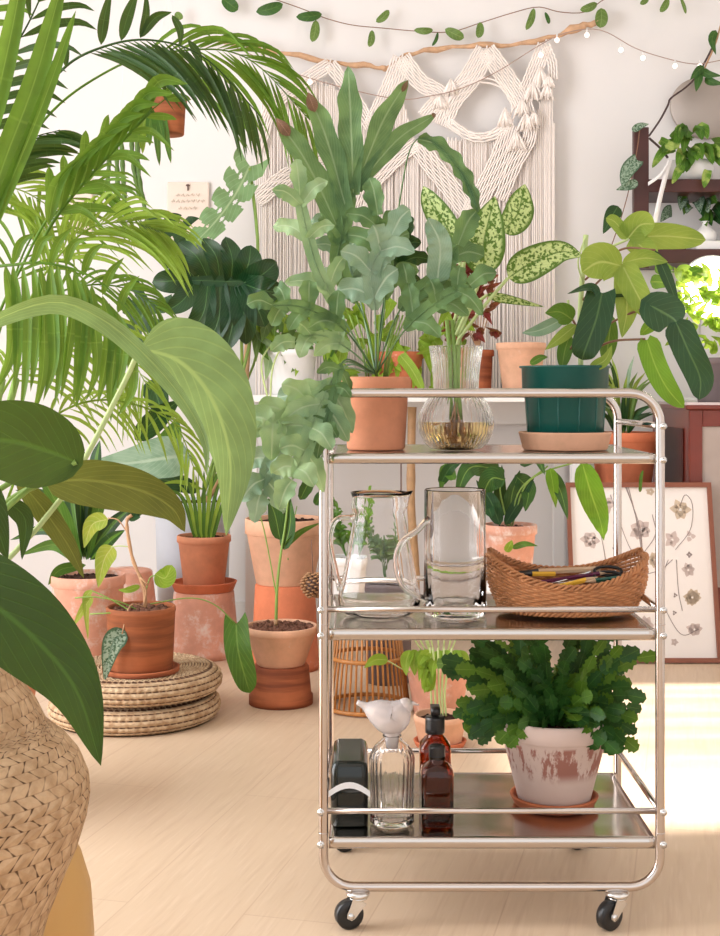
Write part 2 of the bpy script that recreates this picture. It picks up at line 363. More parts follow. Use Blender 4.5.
CAM = V((0, -D, H))
PROF = {
 'lance': lambda t: max(0, sin(pi * t ** .85)) ** .8 * (1 - .25 * t),
 'ovate': lambda t: max(0, sin(pi * min(1, t ** .62))) ** .85,
 'round': lambda t: max(0, sin(pi * t)) ** .5,
 'heart': lambda t: (max(0, 1 - t) ** .75) * (.62 + 1.1 * t) if t > 0 else .55,
 'strap': lambda t: min(1, t * 9 + .35) * max(0, 1 - t ** 5) ** .7,
 'strip': lambda t: min(1, t * 5 + .25) * max(0.02, 1 - t ** 2.6),
 'lobe': lambda t: (.55 + .45 * min(1, t * 2.2)) * max(0, 1 - t ** 3.6) ** .7,
 'spoon': lambda t: max(0, sin(pi * t ** 1.35)) ** .7,
}
def blade(mb, ctrl, w, prof='ovate', roll=0, cup=.15, wave=0, wn=5, n=16, m=3, lobe=0, asym=1, side=None, edgef=None, world=False, Yd=0):
    """one leaf blade along a midrib; w = half width in metres"""
    P = cat(ctrl if world else pts3(ctrl, Yd), n); pf = PROF[prof]; rows = []; uv = []
    L0 = (P[-1] - P[0]).length; ph = R.uniform(0, 6)
    for i, p in enumerate(P):
        t = i / n; T = (P[min(i + 1, n)] - P[max(i - 1, 0)]).normalized()
        view = (CAM - p).normalized() if side is None else V(side)
        Lt = T.cross(view)
        Lt = Lt.normalized() if Lt.length > 1e-5 else T.orthogonal().normalized()
        Lt = Matrix.Rotation(roll, 3, T) @ Lt; N = Lt.cross(T) * -1
        row = []; ur = []
        for j in range(-m, m + 1):
            s = j / m; ww = w * pf(t) * (asym if s > 0 else 1)
            if edgef: ww *= edgef(t, s)
            q = p + Lt * s * ww + N * (-cup * abs(s) ** 1.5 * ww) + N * wave * w * sin(wn * 2 * pi * t + ph + (pi if s > 0 else 0) * .6) * abs(s) ** 2
            if lobe: q -= T * lobe * L0 * abs(s) ** 1.3 * max(0, 1 - t * 2.2) ** 2
            row.append(q); ur.append(((s + 1) / 2, t))
        rows.append(row); uv.append(ur)
    mb.grid(rows, False, uv); return mb
def leaf(parent, ctrl, w, mat, name='leaf', stem=None, sr=.0016, smat='stem', label=None, **k):
    """one leaf part, w in metres; its stalk is a part of its own"""
    if stem:
        Yl = ctrl[0][2] if len(ctrl[0]) == 3 else k.get('Yd', 0)
        sp = [(p if len(p) == 3 else (p[0], p[1], Yl)) for p in stem]
        mb = MB(); mb.tube(cat([at(*p) for p in sp], 14), sr, 6); make('leaf_stalk', mb, smat, parent)
    mb = MB(); blade(mb, ctrl, w, **k); return make(name, mb, mat, parent, label=label)

def potprof(rt, rb, h, rim=.022, th=.006, lip=.004):
    return [(0, 0), (rb * .96, 0), (rb, .003), (rt - lip - .001, h - rim - .001), (rt - lip, h - rim), (rt, h - rim + .003), (rt, h - .003), (rt - .002, h), (rt - th + .001, h), (rt - th, h - .003), (rt - th - lip * .5, h - rim), (rt - th - .004, h - rim * 1.3), (0, h - rim * 1.35)]
def pot(parent, x, Y, zb, rt, rb, h, mat='terra', name='pot', rim=.022, soil='soil', lip=.004, tilt=None, sd=.012):
    mb = MB(); mb.lathe(potprof(rt, rb, h, rim, .006, lip), (x, Y, zb), 44); o = make(name, mb, mat, parent)
    if soil:
        mb = MB(); ro = rt - .010
        rows = [[V((x + ro * k * cos(a), Y + ro * k * sin(a), zb + h - sd + .004 * mnoise.noise(V((x * 30 + k * 9 * cos(a), k * 9 * sin(a), zb * 20))))) for a in [2 * pi * j / 28 for j in range(28)]] for k in (1, .8, .6, .4, .2, .01)]
        mb.grid(rows, True)
        for i in range(130 if soil == "bark" else 46):
            a = R.uniform(0, 6.28); k = math.sqrt(R.random()) * .93
            mb.blob((x + ro * k * cos(a), Y + ro * k * sin(a), zb + h - sd + .001), R.uniform(.0025, .0055) * (rt / .06) ** .5 * (1.4 if soil == 'bark' else 1), 5, 4, jit=.25)
        make('bark_chips' if soil == 'bark' else 'soil', mb, soil, parent)
    return o
def saucer(x, Y, z, r, h, label, mat='terra', group=None, th=.006, flare=.88):
    t = thing('plant_saucer', (x, Y, z), label, 'saucer', group)
    mb = MB(); mb.lathe([(0, 0), (r * flare, 0), (r * flare + .002, .002), (r - .001, h - .003), (r, h - .001), (r - .002, h), (r - th, h), (r - th - .001, h - .003), (r * flare - th, .006), (0, .006)], (x, Y, z), 48)
    make('dish', mb, mat, t); return t

# ------------------------------------------------------------------ room
XL, XR, YW, YF, ZC = -2.3, 1.75, 2.55, -3.2, 2.6
mb = MB(); mb.box((XL - .1, YF, -.05), (XR + .1, YW + .1, 0)); struct('floor', mb, 'floor')
mb = MB(); mb.box((XL - .1, YW, 0), (XR + .1, YW + .1, ZC)); struct('wall_back', mb, 'wall')
def wallwin(name, x0, x1, y0, y1, wy0, wy1, wz0, wz1):
    mb = MB()
    mb.box((x0, y0, 0), (x1, wy0, ZC)); mb.box((x0, wy1, 0), (x1, y1, ZC)); mb.box((x0, wy0, 0), (x1, wy1, wz0)); mb.box((x0, wy0, wz1), (x1, wy1, ZC)); struct(name, mb, 'wall_side')
wallwin('wall_left', XL - .1, XL, YF, YW, -1.6, 1.6, .5, 2.3)
wallwin('wall_right', XR, XR + .1, YF, YW, .42, 1.66, .9, 2.2)
for nm, x, a, b, c, d in (('window_1', XL - .06, -1.6, 1.6, .5, 2.3), ('window_2', XR + .03, .42, 1.66, .9, 2.2)):
    mb = MB(); e = .05
    mb.box((x, a, c), (x + .04, b, c + e)); mb.box((x, a, d - e), (x + .04, b, d)); mb.box((x, a, c + e), (x + .04, a + e, d - e)); mb.box((x, b - e, c + e), (x + .04, b, d - e))
    mm = (a + b) / 2; mb.box((x, mm - .015, c + e), (x + .04, mm + .015, d - e))
    if nm == 'window_2':
        for k, yb in enumerate((.86, .95, 1.02, 1.12, 1.18, 1.27, 1.36, 1.42, 1.52)): mb.box((x, yb, c + e), (x + .02, yb + (.018, .03, .012, .024)[k % 4], d - e))  # unseen extra bars, added to break the sun patch into streaks
    struct(nm, mb, 'white_paint')
mb = MB(); mb.box((XL - .1, YF, ZC), (XR + .1, YW + .1, ZC + .1)); struct('ceiling', mb, 'wall_side')
mb = MB(); mb.box((XL, YW - .012, 0), (XR, YW, .07)); struct('baseboard_back', mb, 'white_paint')

# ------------------------------------------------------------------ trolley
X0, X1, YB = -.0616, .4377, .32
cart = thing('serving_trolley', ((X0 + X1) / 2, YB / 2, 0), 'three-tier chrome serving trolley on four black casters, loaded with pots and glass', 'trolley')
def loop(y, zt=.792, zb=.0595, r=.045, rad=.0070):
    pts = []
    for cx, cz, a0 in ((X1 - r, zt - r, 0), (X0 + r, zt - r, 90), (X0 + r, zb + r, 180), (X1 - r, zb + r, 270)):
        for k in range(9):
            a = math.radians(a0 + k * 90 / 8); pts.append(V((cx + r * cos(a), y, cz + r * sin(a))))
    out = []
    for i, p in enumerate(pts):
        out.append(p); q = pts[(i + 1) % len(pts)]
        if (q - p).length > .1:
            for k in range(1, 6): out.append(p.lerp(q, k / 6))
    mb = MB(); mb.tube(out, rad, 14, closed=True); return mb
make('front_frame', loop(0), 'chrome', cart); make('rear_frame', loop(YB), 'chrome', cart)
for i, (zs, zr) in enumerate(((.703, .743), (.443, .471), (.134, .172))):
    mb = MB(); y0, y1 = -.004, YB + .004; xa, xb = X0 + .008, X1 - .008; hgt = .018 if i else .016
    # tray with rolled down front and back lips
    ys = [(y0 + .004, -hgt), (y0 + .001, -hgt + .002), (y0 - .001, -hgt * .5), (y0, -.003), (y0 + .003, 0), (y0 + .01, -.001)] + [(y0 + .012 + k * (y1 - y0 - .024) / 6, -.0012) for k in range(7)] + [(y1 - .01, -.001), (y1 - .003, 0), (y1, -.003), (y1 + .001, -hgt * .5), (y1 - .004, -hgt)]
    rows = [[V((x, y, zs + z)) for x in (xa, xa + .01, (xa + xb) / 2, xb - .01, xb)] for y, z in ys]
    mb.grid(rows)
    make('shelf', mb, 'steel', cart, sol=.0016)
    for y in ((0, YB) if i else (YB,)):
        if i == 0: continue
        mb = MB(); mb.tube([(X0, y, zr), (X1, y, zr)], .0046, 10); make('guard_rail', mb, 'chrome', cart)
    for x in (X0, X1):
        mb = MB(); mb.tube([(x, 0, zr), (x, YB, zr)], .0050, 10); make('side_rail', mb, 'chrome', cart)
    for x, sg in ((X0, -1), (X1, 1)):
        for z in (zr, zs - .010):
            mb = MB(); mb.tube([(x + sg * .0035, -.009, z), (x + sg * .0035, -.004, z)], .0052, 12); mb.tube([(x + sg * .0035, -.011, z), (x + sg * .0035, -.009, z)], [.0024, .0034], 8)
            make('bolt', mb, 'zinc', cart)
    for x in (X0, X1):
        if i:
            mb = MB(); mb.tube([(x, 0, zs + .005), (x, 0, zs + .0065)], .0076, 14); make('joint_collar', mb, 'chrome', cart)
def caster(x, y, ang, ox):
    r = .021; c = V((x + ox * cos(ang), y + ox * sin(ang), r))
    ax = V((-sin(ang), cos(ang), 0)); w = .0085
    mb = MB(); q = ax.to_track_quat('Z', 'Y').to_matrix()
    mb.lathe([(0, -w), (.012, -w), (r - .002, -w), (r, -w + .002), (r, w - .002), (r - .002, w), (.012, w), (0, w)], c, 28, axis=q)
    wh = make('caster', MB_plate(x, y, c, ax, q, w), 'zinc', cart); wheel = make('wheel', mb, 'black', wh)
def MB_plate(x, y, c, ax, q, w):
    mb = MB(); mb.lathe([(0, .046), (.016, .046), (.018, .049), (.018, .052), (.010, .0545), (0, .0545)], (x, y, 0), 20)
    mb.lathe([(0, .0405), (.011, .0405), (.014, .0425), (.014, .046), (0, .046)], (x, y, 0), 20)
    for s in (-1, 1):
        o = ax * s * (w + .002); a = c + o; b = V((x, y, .043)) + o; d = (b - a).normalized(); side = ax.cross(d).normalized()
        P = [[a - d * .005 + side * .004, a - d * .005 - side * .004], [a + side * .007, a - side * .007], [a.lerp(b, .5) + side * .009, a.lerp(b, .5) - side * .009], [b + side * .012, b - side * .012]]
        mb.grid([[p + ax * s * .001 for p in r] for r in P]); mb.grid([[p - ax * s * .001 for p in r] for r in P])
        mb.tube([c + ax * s * (w + .001), c + ax * s * (w + .005)], .0045, 10)
    return mb
caster(xx(358, 0), 0, math.radians(198), .014); caster(xx(617, 0), 0, math.radians(215), .016)
caster(xx(352, YB), YB, math.radians(200), .014); caster(xx(584, YB), YB, math.radians(150), .014)

# ------------------------------------------------------------------ top shelf: fern
ZT = .703
fy = .125; fx = xx(376, fy)
t = thing('blue_star_fern', (fx, fy, ZT), 'tall blue-green lobed fern in a clean terracotta pot on top shelf of trolley', 'potted plant')
pot(t, fx, fy, ZT, rr(35, fy), rr(29, fy), zz(377, fy) - ZT, 'terra', rim=.03)
FB = (376, 374, fy)
def wav(k=7, a=.16): return lambda tt, s: 1 + a * sin(k * 2 * pi * tt + (2 if s > 0 else 0)) * min(1, tt * 4)
def frond(parent, rach, lobes, mat='lf_fern', wing=.008, w=.016, Yd=fy, rs=.0016, tipw=None, r0=.35, name='frond'):
    """fern frond: petiole tube, winged rachis, hand-placed lobes (t, tip px, tip py, dY, width)"""
    P = cat(pts3(rach, Yd), 30); mb = MB()
    mb.tube(P, [rs * (1 - .6 * i / 30) for i in range(31)], 5)
    w0 = int(r0 * 30)
    blade(mb, P[w0:], wing, 'strap', n=14, world=True, cup=.1)
    for lb in lobes:
        tt, tx, ty, dy, lw = lb; i = tt * 30; a = min(int(i), 29); b0 = P[a].lerp(P[a + 1], i - a) if a < 30 else P[-1]
        tip = at(tx, ty, Yd + dy); mid = b0.lerp(tip, .5) + V((0, -.004, .004 + .06 * (tip - b0).length))
        blade(mb, [b0, mid, tip], lw, 'lobe', n=20, m=2, cup=.25 + R.uniform(-.1, .15), edgef=wav(R.uniform(2.2, 3.4), .11), roll=R.uniform(-.35, .35), world=True, wave=.2, wn=2)
    return make(name, mb, mat, parent)
frond(t, [FB, (365, 320, .12), (340, 270, .11), (342, 235, .10), (355, 190, .10)], [
    (.80, 338, 150, 0, .017), (.97, 348, 66, -.02, .021), (1, 408, 80, .02, .019), (1.0, 436, 114, .03, .015), (.87, 308, 92, -.02, .020), (.74, 276, 118, -.03, .021), (.68, 322, 205, 0, .018)], wing=.014, w=.02)
# brown dried tips of the oldest lobes
for a, b in (((308, 92, .10), (315, 112, .10)), ((276, 118, .09), (290, 136, .09)), ((408, 80, .14), (402, 92, .14)), ((436, 114, .15), (432, 116, .15))):
    leaf(t, [a, ((a[0] + b[0]) / 2, (a[1] + b[1]) / 2, a[2] - .006), (b[0], b[1], b[2] - .003)], .009 if a[0] < 400 else .004, 'lf_brown', name='dried_tip', prof='spoon', n=8, label='brown dried lobe tip')
frond(t, [FB, (385, 300, .16), (400, 200, .19), (410, 150, .2), (425, 138, .2), (450, 158, .2), (468, 185, .2), (478, 212, .19)], [], mat='lf_fern', wing=.004, r0=.6)
leaf(t, [(418, 139, .2), (440, 146, .2), (460, 168, .2), (472, 192, .2), (479, 216, .19)], .012, 'lf_fern', name='frond', prof='strap', n=40, edgef=lambda tt, s: 1 + .25 * sin(tt * 34 + (2.5 if s > 0 else 0)), wave=.3, wn=4)
auto = [
 ([FB, (350, 330, .06), (318, 270, .03), (303, 215, .02), (300, 196, .02)], 3, 46, 'lf_fern_pale', .0135),
 ([FB, (385, 300, .10), (385, 250, .07), (378, 215, .05)], 3, 48, 'lf_fern', .017),
 ([FB, (400, 310, .08), (440, 275, .04), (458, 245, .02)], 3, 48, 'lf_fern', .018),
 ([FB, (405, 330, .05), (440, 300, .0), (470, 285, -.02)], 3, 36, 'lf_fern', .015),
 ([FB, (385, 295, .14), (400, 262, .14), (404, 242, .14)], 3, 34, 'lf_dark', .014),
 ([FB, (360, 300, .18), (345, 250, .2), (335, 222, .22)], 3, 40, 'lf_fern_blue', .016),
 ([FB, (345, 330, .03), (305, 308, -.02), (272, 305, -.05)], 3, 32, 'lf_fern', .014),
 ([FB, (375, 310, .05), (372, 268, .02), (390, 238, .0)], 3, 44, 'lf_fern_blue', .018),
 ([FB, (350, 350, .06), (320, 335, .04), (295, 342, .03)], 2, 32, 'lf_fern_pale', .014),
]
def autofrond(parent, rach, npair, lpx, mat, w, Yd=fy, r0=.35, droop=6, name='frond'):
    P2 = cat([V(p) for p in rach], 30); lobes = []
    for k in range(npair):
        tt = r0 + (1 - r0) * (k + .3) / npair; i = min(29, int(tt * 30)); p = P2[i]; d = P2[i + 1] - P2[max(0, i - 1)]; ang = math.atan2(d[1], d[0])
        ll = lpx * (1 - .35 * k / npair)
        for s in (-1, 1):
            a = ang + s * math.radians(R.uniform(42, 62)); l = ll * R.uniform(.8, 1.15)
            lobes.append((tt, p[0] + cos(a) * l, p[1] + sin(a) * l + droop * R.uniform(-.5, 1.5), p[2] - Yd + R.uniform(-.03, .03), w * R.uniform(.85, 1.15)))
    d = P2[-1] - P2[-4]; d = d / max(1e-6, math.hypot(d[0], d[1])); lobes.append((1, P2[-1][0] + d[0] * lpx * .8, P2[-1][1] + d[1] * lpx * .8, P2[-1][2] - Yd, w))
    return frond(parent, [tuple(p) for p in rach], lobes, mat, wing=w * .75, Yd=Yd, r0=r0, name=name)
for ra, n_, l_, m_, w_ in auto: autofrond(t, ra, n_, l_, m_, w_)
# glaucous broad lobe in front at right and the big drooping mass on the left
leaf(t, [(437, 282, .02), (440, 245, .0), (428, 218, -.01)], .018, 'lf_fern_blue', name='frond', prof='strap', wave=.3)
for ra, n_, l_, m_, w_ in (
 ([FB, (345, 362, .03), (325, 392, -.01), (290, 415, -.03), (262, 428, -.04)], 4, 44, 'lf_fern_pale', .018),
 ([FB, (340, 370, .02), (318, 410, -.03), (305, 450, -.05), (292, 480, -.06)], 4, 40, 'lf_fern_pale', .017),
 ([FB, (345, 366, .05), (310, 410, .02), (272, 460, .02), (262, 490, .02)], 4, 42, 'lf_fern_blue', .017),
 ([FB, (345, 360, .02), (334, 395, -.02), (322, 440, -.04)], 4, 24, 'lf_fern', .009)):
    autofrond(t, ra, n_, l_, m_, w_, r0=.42, droop=14)
for i in range(9):
    a = R.uniform(-1, 1); mb = MB(); mb.tube(cat([at(376 + a * 14, 377, fy), at(376 + a * 20, 350, fy - .02), at(376 + a * 38, 315, fy - .03)], 10), .0013, 5); make('frond_stalk', mb, 'stem', t)

# ------------------------------------------------------------------ carafe with dumb cane
cy = .12; cx = xx(456, cy); k = rr(1, cy)
t = thing('ribbed_carafe', (cx, cy, ZT), 'ribbed clear glass carafe with round belly, water and a speckled plant cutting', 'vase')
def rib(n, a, lo=0): return lambda r, z, an, i: (r * (1 + a * cos(n * an)) if r > .012 and i > lo else r, z)
hb = zz(346, cy) - ZT
o_ = [(18, 0), (25, .002), (31, .010), (36, .026), (37.8, .042), (36.5, .056), (33, .068), (28, .080), (23.5, .088), (22.3, .094), (22.6, .11), (24, .135), (26.8, hb - .001), (26.3, hb)]
prof = [(0, 0)] + [(a * k, b) for a, b in o_] + [((a - 1.5) * k, b if b > .02 else b + .006) for a, b in reversed(o_)] + [(0, .006)]
mb = MB(); mb.lathe(prof, (cx, cy, ZT), 220, rib(44, .014)); make('glass_body', mb, 'glass', t)
mb = MB(); mb.lathe([(0, .0085), (21 * k, .0095), (29 * k, .018), (34 * k, .030), (35.6 * k, .043), (0, .043)], (cx, cy, ZT), 60); make('water', mb, 'water', t)
mb = MB()
for i in range(26):
    a = R.uniform(0, 6.3); r = R.uniform(.005, .026)
    mb.tube(cat([V((cx, cy, ZT + .085)), V((cx + r * .5 * cos(a), cy + r * .5 * sin(a), ZT + .045)), V((cx + r * cos(a), cy + r * sin(a), ZT + R.uniform(.014, .03))), V((cx + r * cos(a + 1.5), cy + r * sin(a + 1.5), ZT + .013))], 10), .0011, 5)
make('root', mb, 'stem_tan', t)
t = thing('dumb_cane_cutting', (cx, cy, ZT + .05), 'cream-speckled dumb cane cutting with pointed oval leaves standing in ribbed carafe', 'plant')
mb = MB()
for i, (dx, tx) in enumerate(((0, 452), (4, 460), (-5, 447))):
    mb.tube(cat([at(456 + dx, 420, cy), at(455 + dx, 360, cy), at(tx, 320, cy)], 8), .0035, 8)
make('cane', mb, 'stem', t)
def dl(ctrl, w, stem, **k): leaf(t, ctrl, w, 'lf_dieff', stem=stem, sr=.0028, prof='ovate', smat='stem_pale', n=22, m=5, **k)
dl([(462, 258, .13), (446, 225, .14), (430, 200, .15), (423, 186, .16)], .024, [(452, 330, .12), (462, 290, .13), (464, 262, .13)], roll=-.3, asym=.9)
dl([(502, 232, .16), (517, 215, .17), (522, 198, .18), (525, 184, .19)], .026, [(455, 330, .12), (475, 280, .13), (500, 234, .16)], roll=.3)
dl([(484, 271, .08), (484, 245, .07), (489, 220, .07), (495, 196, .08)], .033, [(456, 335, .11), (472, 300, .1), (483, 273, .08)], lobe=.05)
dl([(508, 278, .09), (530, 264, .08), (560, 252, .07), (583, 256, .06)], .026, [(458, 340, .11), (485, 305, .1), (508, 278, .09)])
dl([(487, 295, .12), (510, 299, .11), (545, 307, .10)], .011, [(457, 345, .11), (470, 310, .12), (487, 295, .12)], roll=.8)
dl([(460, 250, .15), (450, 228, .17), (445, 222, .18)], .014, [(452, 330, .12), (462, 290, .13), (460, 262, .15)], roll=-.9)

# teal pot
ty = .125; tx = xx(565, ty); k = rr(1, ty)
saucer(tx, ty, ZT, 46.5 * k, .028, 'wide pale terracotta saucer under the teal plastic pot on top shelf', 'terra_pale')
t = thing('philodendron', (tx, ty, ZT + .0062), 'philodendron with dark and lime lobed leaves in a teal plastic nursery pot', 'potted plant')
h = zz(366, ty) - ZT - .0062
mb = MB(); mb.lathe([(0, 0), (36 * k, 0), (37 * k, .002), (40.5 * k, h - .045), (42.5 * k, h - .0445), (43.2 * k, h - .004), (45.5 * k, h - .003), (45.5 * k, h), (42 * k, h), (41 * k, h - .02), (0, h - .021)], (tx, ty, ZT + .0062), 64)
make('nursery_pot', mb, 'teal', t)
mb = MB()
for a in range(12):
    an = a * pi / 6 + .2; mb.tube([V((tx + 37 * k * cos(an), ty + 37 * k * sin(an), ZT + .01)), V((tx + 40.3 * k * cos(an), ty + 40.3 * k * sin(an), ZT + h - .04))], .0012, 5)
make('moulded_rib', mb, 'teal', t)
mb = MB(); mb.lathe([(0, h - .014), (41 * k, h - .016)], (tx, ty, ZT + .0062), 30, lambda r, z, a, i: (r, z + .002 * sin(a * 5))); make('soil', mb, 'soil', t)
mb = MB(); mb.tube(cat(pts3([(581, 372, ty), (580, 320, ty + .01), (583, 270, ty), (586, 235, ty)]), 14), .0042, 8); mb.tube(cat(pts3([(560, 372, ty - .02), (571, 345, ty - .02), (568, 300, ty - .02)]), 10), .0022, 6); make('main_stem', mb, 'stem_pale', t)
def ph(ctrl, w, mat, stem=None, **k):
    k.setdefault('prof', 'ovate'); leaf(t, ctrl, w, mat, stem=stem, sr=.0019, smat=k.pop('smat', 'stem_red'), n=18, m=4, **k)
ph([(602, 293, .05), (596, 320, .04), (585, 350, .04), (582, 360, .05)], .032, 'lf_phil', [(570, 350, .1), (590, 318, .07), (603, 295, .05)], lobe=.10, prof='heart', asym=1.1)
ph([(600, 297, .06), (590, 288, .05), (567, 294, .04)], .011, 'lf_phil', roll=.9)
ph([(600, 298, .06), (625, 296, .06), (648, 306, .06)], .006, 'lf_phil', roll=.9)
ph([(650, 305, .03), (672, 318, .01), (678, 325, .0)], .030, 'lf_phil', [(582, 340, .12), (620, 318, .07), (652, 305, .03)], lobe=.3)
ph([(676, 322, .0), (688, 350, -.01), (700, 378, -.01), (699, 400, -.01)], .022, 'lf_phil', lobe=.02, prof='strap')
ph([(655, 250, .06), (668, 280, .05), (680, 312, .04)], .010, 'lf_phil', [(585, 280, .12), (620, 250, .1), (655, 250, .06)], prof='lance')
ph([(647, 340, .05), (655, 365, .04), (667, 388, .03), (684, 408, .03)], .018, 'lf_calathea_l', [(580, 358, .12), (610, 342, .09), (645, 339, .05)], prof='strap', lobe=.05)
ph([(622, 266, .07), (600, 262, .06), (582, 272, .05)], .030, 'lf_phil_yel', [(583, 300, .13), (600, 280, .1), (622, 264, .07)], prof='round')
ph([(622, 264, .07), (635, 290, .05), (650, 318, .04)], .020, 'lf_phil_yel', prof='strap')
ph([(620, 262, .07), (627, 305, .06), (622, 338, .06)], .020, 'lf_phil_yel', prof='lance')
ph([(622, 263, .07), (645, 258, .06), (668, 262, .05)], .016, 'lf_phil_yel', prof='lance')
for c2, w2 in (([(628, 238, .1), (615, 222, .1), (606, 218, .1)], .010), ([(628, 238, .1), (640, 225, .09), (655, 224, .08)], .022), ([(630, 238, .1), (665, 236, .1), (706, 240, .11)], .021), ([(632, 238, .1), (645, 250, .09), (655, 262, .08)], .018)):
    ph(c2, w2, 'lf_phil_yel', prof='strap')
mb = MB(); mb.tube(cat(pts3([(590, 262, .12), (605, 250, .11), (629, 239, .1)]), 8), .002, 6); make('leaf_stalk', mb, 'stem_pale', t)
ph([(573, 320, .1), (560, 312, .09), (545, 313, .08)], .017, 'lf_phil_mid', [(575, 350, .12), (577, 330, .11), (573, 320, .1)])
ph([(565, 318, .14), (540, 330, .15), (522, 333, .16)], .011, 'lf_fern_blue')
ph([(576, 325, .1), (560, 338, .08), (545, 350, .08)], .010, 'lf_phil_yel')
ph([(562, 368, .1), (565, 350, .1), (570, 335, .1)], .012, 'lf_phil_mid', prof='round')
ph([(530, 364, .08), (540, 358, .07), (548, 357, .07)], .006, 'lf_phil_mid')
ph([(612, 315, .14), (608, 345, .15), (605, 368, .15)], .016, 'lf_phil_mid', prof='lance')
ph([(640, 335, .15), (655, 322, .15), (672, 314, .15)], .012, 'lf_calathea_l', prof='lance')
ph([(590, 368, .08), (605, 360, .07), (612, 345, .07)], .009, 'lf_phil_yel')
mb = MB(); mb.tube(cat(pts3([(586, 235, .125), (578, 262, .11), (584, 285, .12)]), 8), .0014, 5); make('new_sheath', mb, 'stem_pale', t)

# ------------------------------------------------------------------ middle shelf: pitcher, tankard, basket
ZM = .443
py_ = .115; px_ = xx(379, py_); k = rr(1, py_)
t = thing('glass_pitcher', (px_, py_, ZM), 'clear glass pitcher with wide base, flared lip and curved handle on middle shelf', 'pitcher')
hp = zz(492, py_) - ZM
def spout(r, z, a, i):
    g = max(0, 1 - (abs(((a + .15 + pi) % (2 * pi)) - pi) / .5)) ** 2 * max(0, (z - hp * .86) / (hp * .14))
    return (r + g * .010, z + g * .003)
o_ = [(0, 0), (26 * k, 0), (34 * k, .004), (40 * k, .014), (41.5 * k, .028), (39 * k, .045), (35 * k, .075), (31 * k, .11), (27 * k, .145), (25.5 * k, .160), (27 * k, .166), (28 * k, .172), (27 * k, .178), (27 * k, .186), (28.5 * k, hp)]
i_ = [(max(0, r - .0016), z + (.005 if z < .03 else 0)) for r, z in reversed(o_)]
mb = MB(); mb.lathe(o_ + i_, (px_, py_, ZM), 90, lambda r, z, a, i: spout(r * (1 + (.016 * cos(9 * a) if z < .155 else 0)), z, a, i)); make('glass_body', mb, 'glass', t)
mb = MB(); mb.tube(cat([at(353, 517, py_), at(336, 520, py_ - .01), at(330, 540, py_ - .012), at(335, 568, py_ - .01), at(340, 590, py_)], 18), [.0045] * 19, 10); make('handle', mb, 'glass', t)
ky = .115; kx = xx(455, ky)
t = thing('glass_tankard', (kx, ky, ZM), 'tall straight ribbed glass jug with side handle beside the wicker basket', 'jug')
ht = zz(489, ky) - ZM
o_ = [(0, 0), (29 * k, 0), (31.5 * k, .004), (31.5 * k, .03), (30.5 * k, .10), (30.5 * k, ht - .002), (29.8 * k, ht)]
i_ = [(29.5 * k, ht - .002), (29.6 * k, .10), (30.4 * k, .012), (0, .008)]
mb = MB(); mb.lathe(o_ + i_, (kx, ky, ZM), 108, lambda r, z, a, i: (r * (1 + (.006 * cos(18 * a) if r > .02 else 0)), z)); make('glass_body', mb, 'glass', t)
mb = MB(); mb.tube(cat([at(428, 518, ky - .02), at(418, 530, ky - .036), at(402, 542, ky - .052), at(396, 562, ky - .056), at(404, 588, ky - .044), at(427, 600, ky - .02)], 18), .0048, 10); make('handle', mb, 'glass', t)

by = .135; bx = xx(567, by)
t = thing('wicker_basket', (bx, by, ZM), 'small oval boat-shaped wicker basket full of pencils on middle shelf', 'basket')
def bask(a, q):       # q 0 bottom..1 rim
    zr_ = .0415 + .040 * abs(cos(a)) ** 2.2 + (.008 if sin(a) > .2 else 0)
    fl = .86 + .14 * q + .06 * sin(pi * q)
    return V((bx + .124 * fl * cos(a), by + .078 * fl * sin(a), ZM + .008 + q * zr_))
NS = 62
mb = MB(); rows_ = 13
for r_ in range(rows_):
    q = (r_ + .3) / rows_; pts = []
    for j in range(NS * 4):
        a = 2 * pi * j / (NS * 4); p = bask(a, q); n_ = V((cos(a), 1.5 * sin(a), 0)).normalized(); pts.append(p + n_ * .0017 * cos(NS / 2 * a + pi * r_))
    mb.tube(pts, .0026, 6, closed=True)
make('woven_side', mb, 'wicker', t)
mb = MB()
for j in range(NS):
    a = 2 * pi * j / NS; mb.tube([bask(a, q) for q in (0, .25, .5, .75, 1)], .0013, 5)
make('stake', mb, 'wicker', t)
for nm, q, rad in (('rim', 1.02, .0036), ('foot_rim', .02, .0034)):
    mb = MB()
    for s in range(3):
        pts = []
        for j in range(200):
            a = 2 * pi * j / 200; ph_ = a * 26 + s * 2 * pi / 3; p = bask(a, q); n_ = V((cos(a), 1.5 * sin(a), 0)).normalized()
            pts.append(p + n_ * rad * cos(ph_) + V((0, 0, rad * sin(ph_))))
        mb.tube(pts, .0024, 6, closed=True)
    make(nm, mb, 'wicker', t)
mb = MB(); mb.grid([[V((bx, by, ZM + .004)) + (bask(2 * pi * j / 40, 0) - V((bx, by, ZM + .006))) * q for j in range(40)] for q in (1, .5, .02)], True); make('base', mb, 'wicker', t)
def stick(name, label, cat_, p0, p1, rad, mat, tip=None, tipl=.18, tipmat='woodtool'):
    a, b = at(*p0), at(*p1); o = thing(name, a, label, cat_); mb = MB()
    e = a.lerp(b, 1 - tipl) if tip else b
    mb.tube([a, e], rad, 6); make('shaft', mb, mat, o, smooth=False)
    if tip:
        mb = MB(); mb.tube([e, b], [rad, rad * .15], 6); make('sharpened_tip' if tipmat == 'woodtool' else 'cap', mb, tipmat, o)
    return o
stick('pencil', 'yellow pencil with pale sharpened tip lying at front of the wicker basket', 'pencil', (549, 589, .10), (598, 577, .11), 0.0043, 'yellow', 1, .25)
stick('pencil', 'dark green pencil crossing behind the yellow one in the wicker basket', 'pencil', (634, 576, .13), (585, 582, .10), 0.0041, 'green_paint', 1, .2)
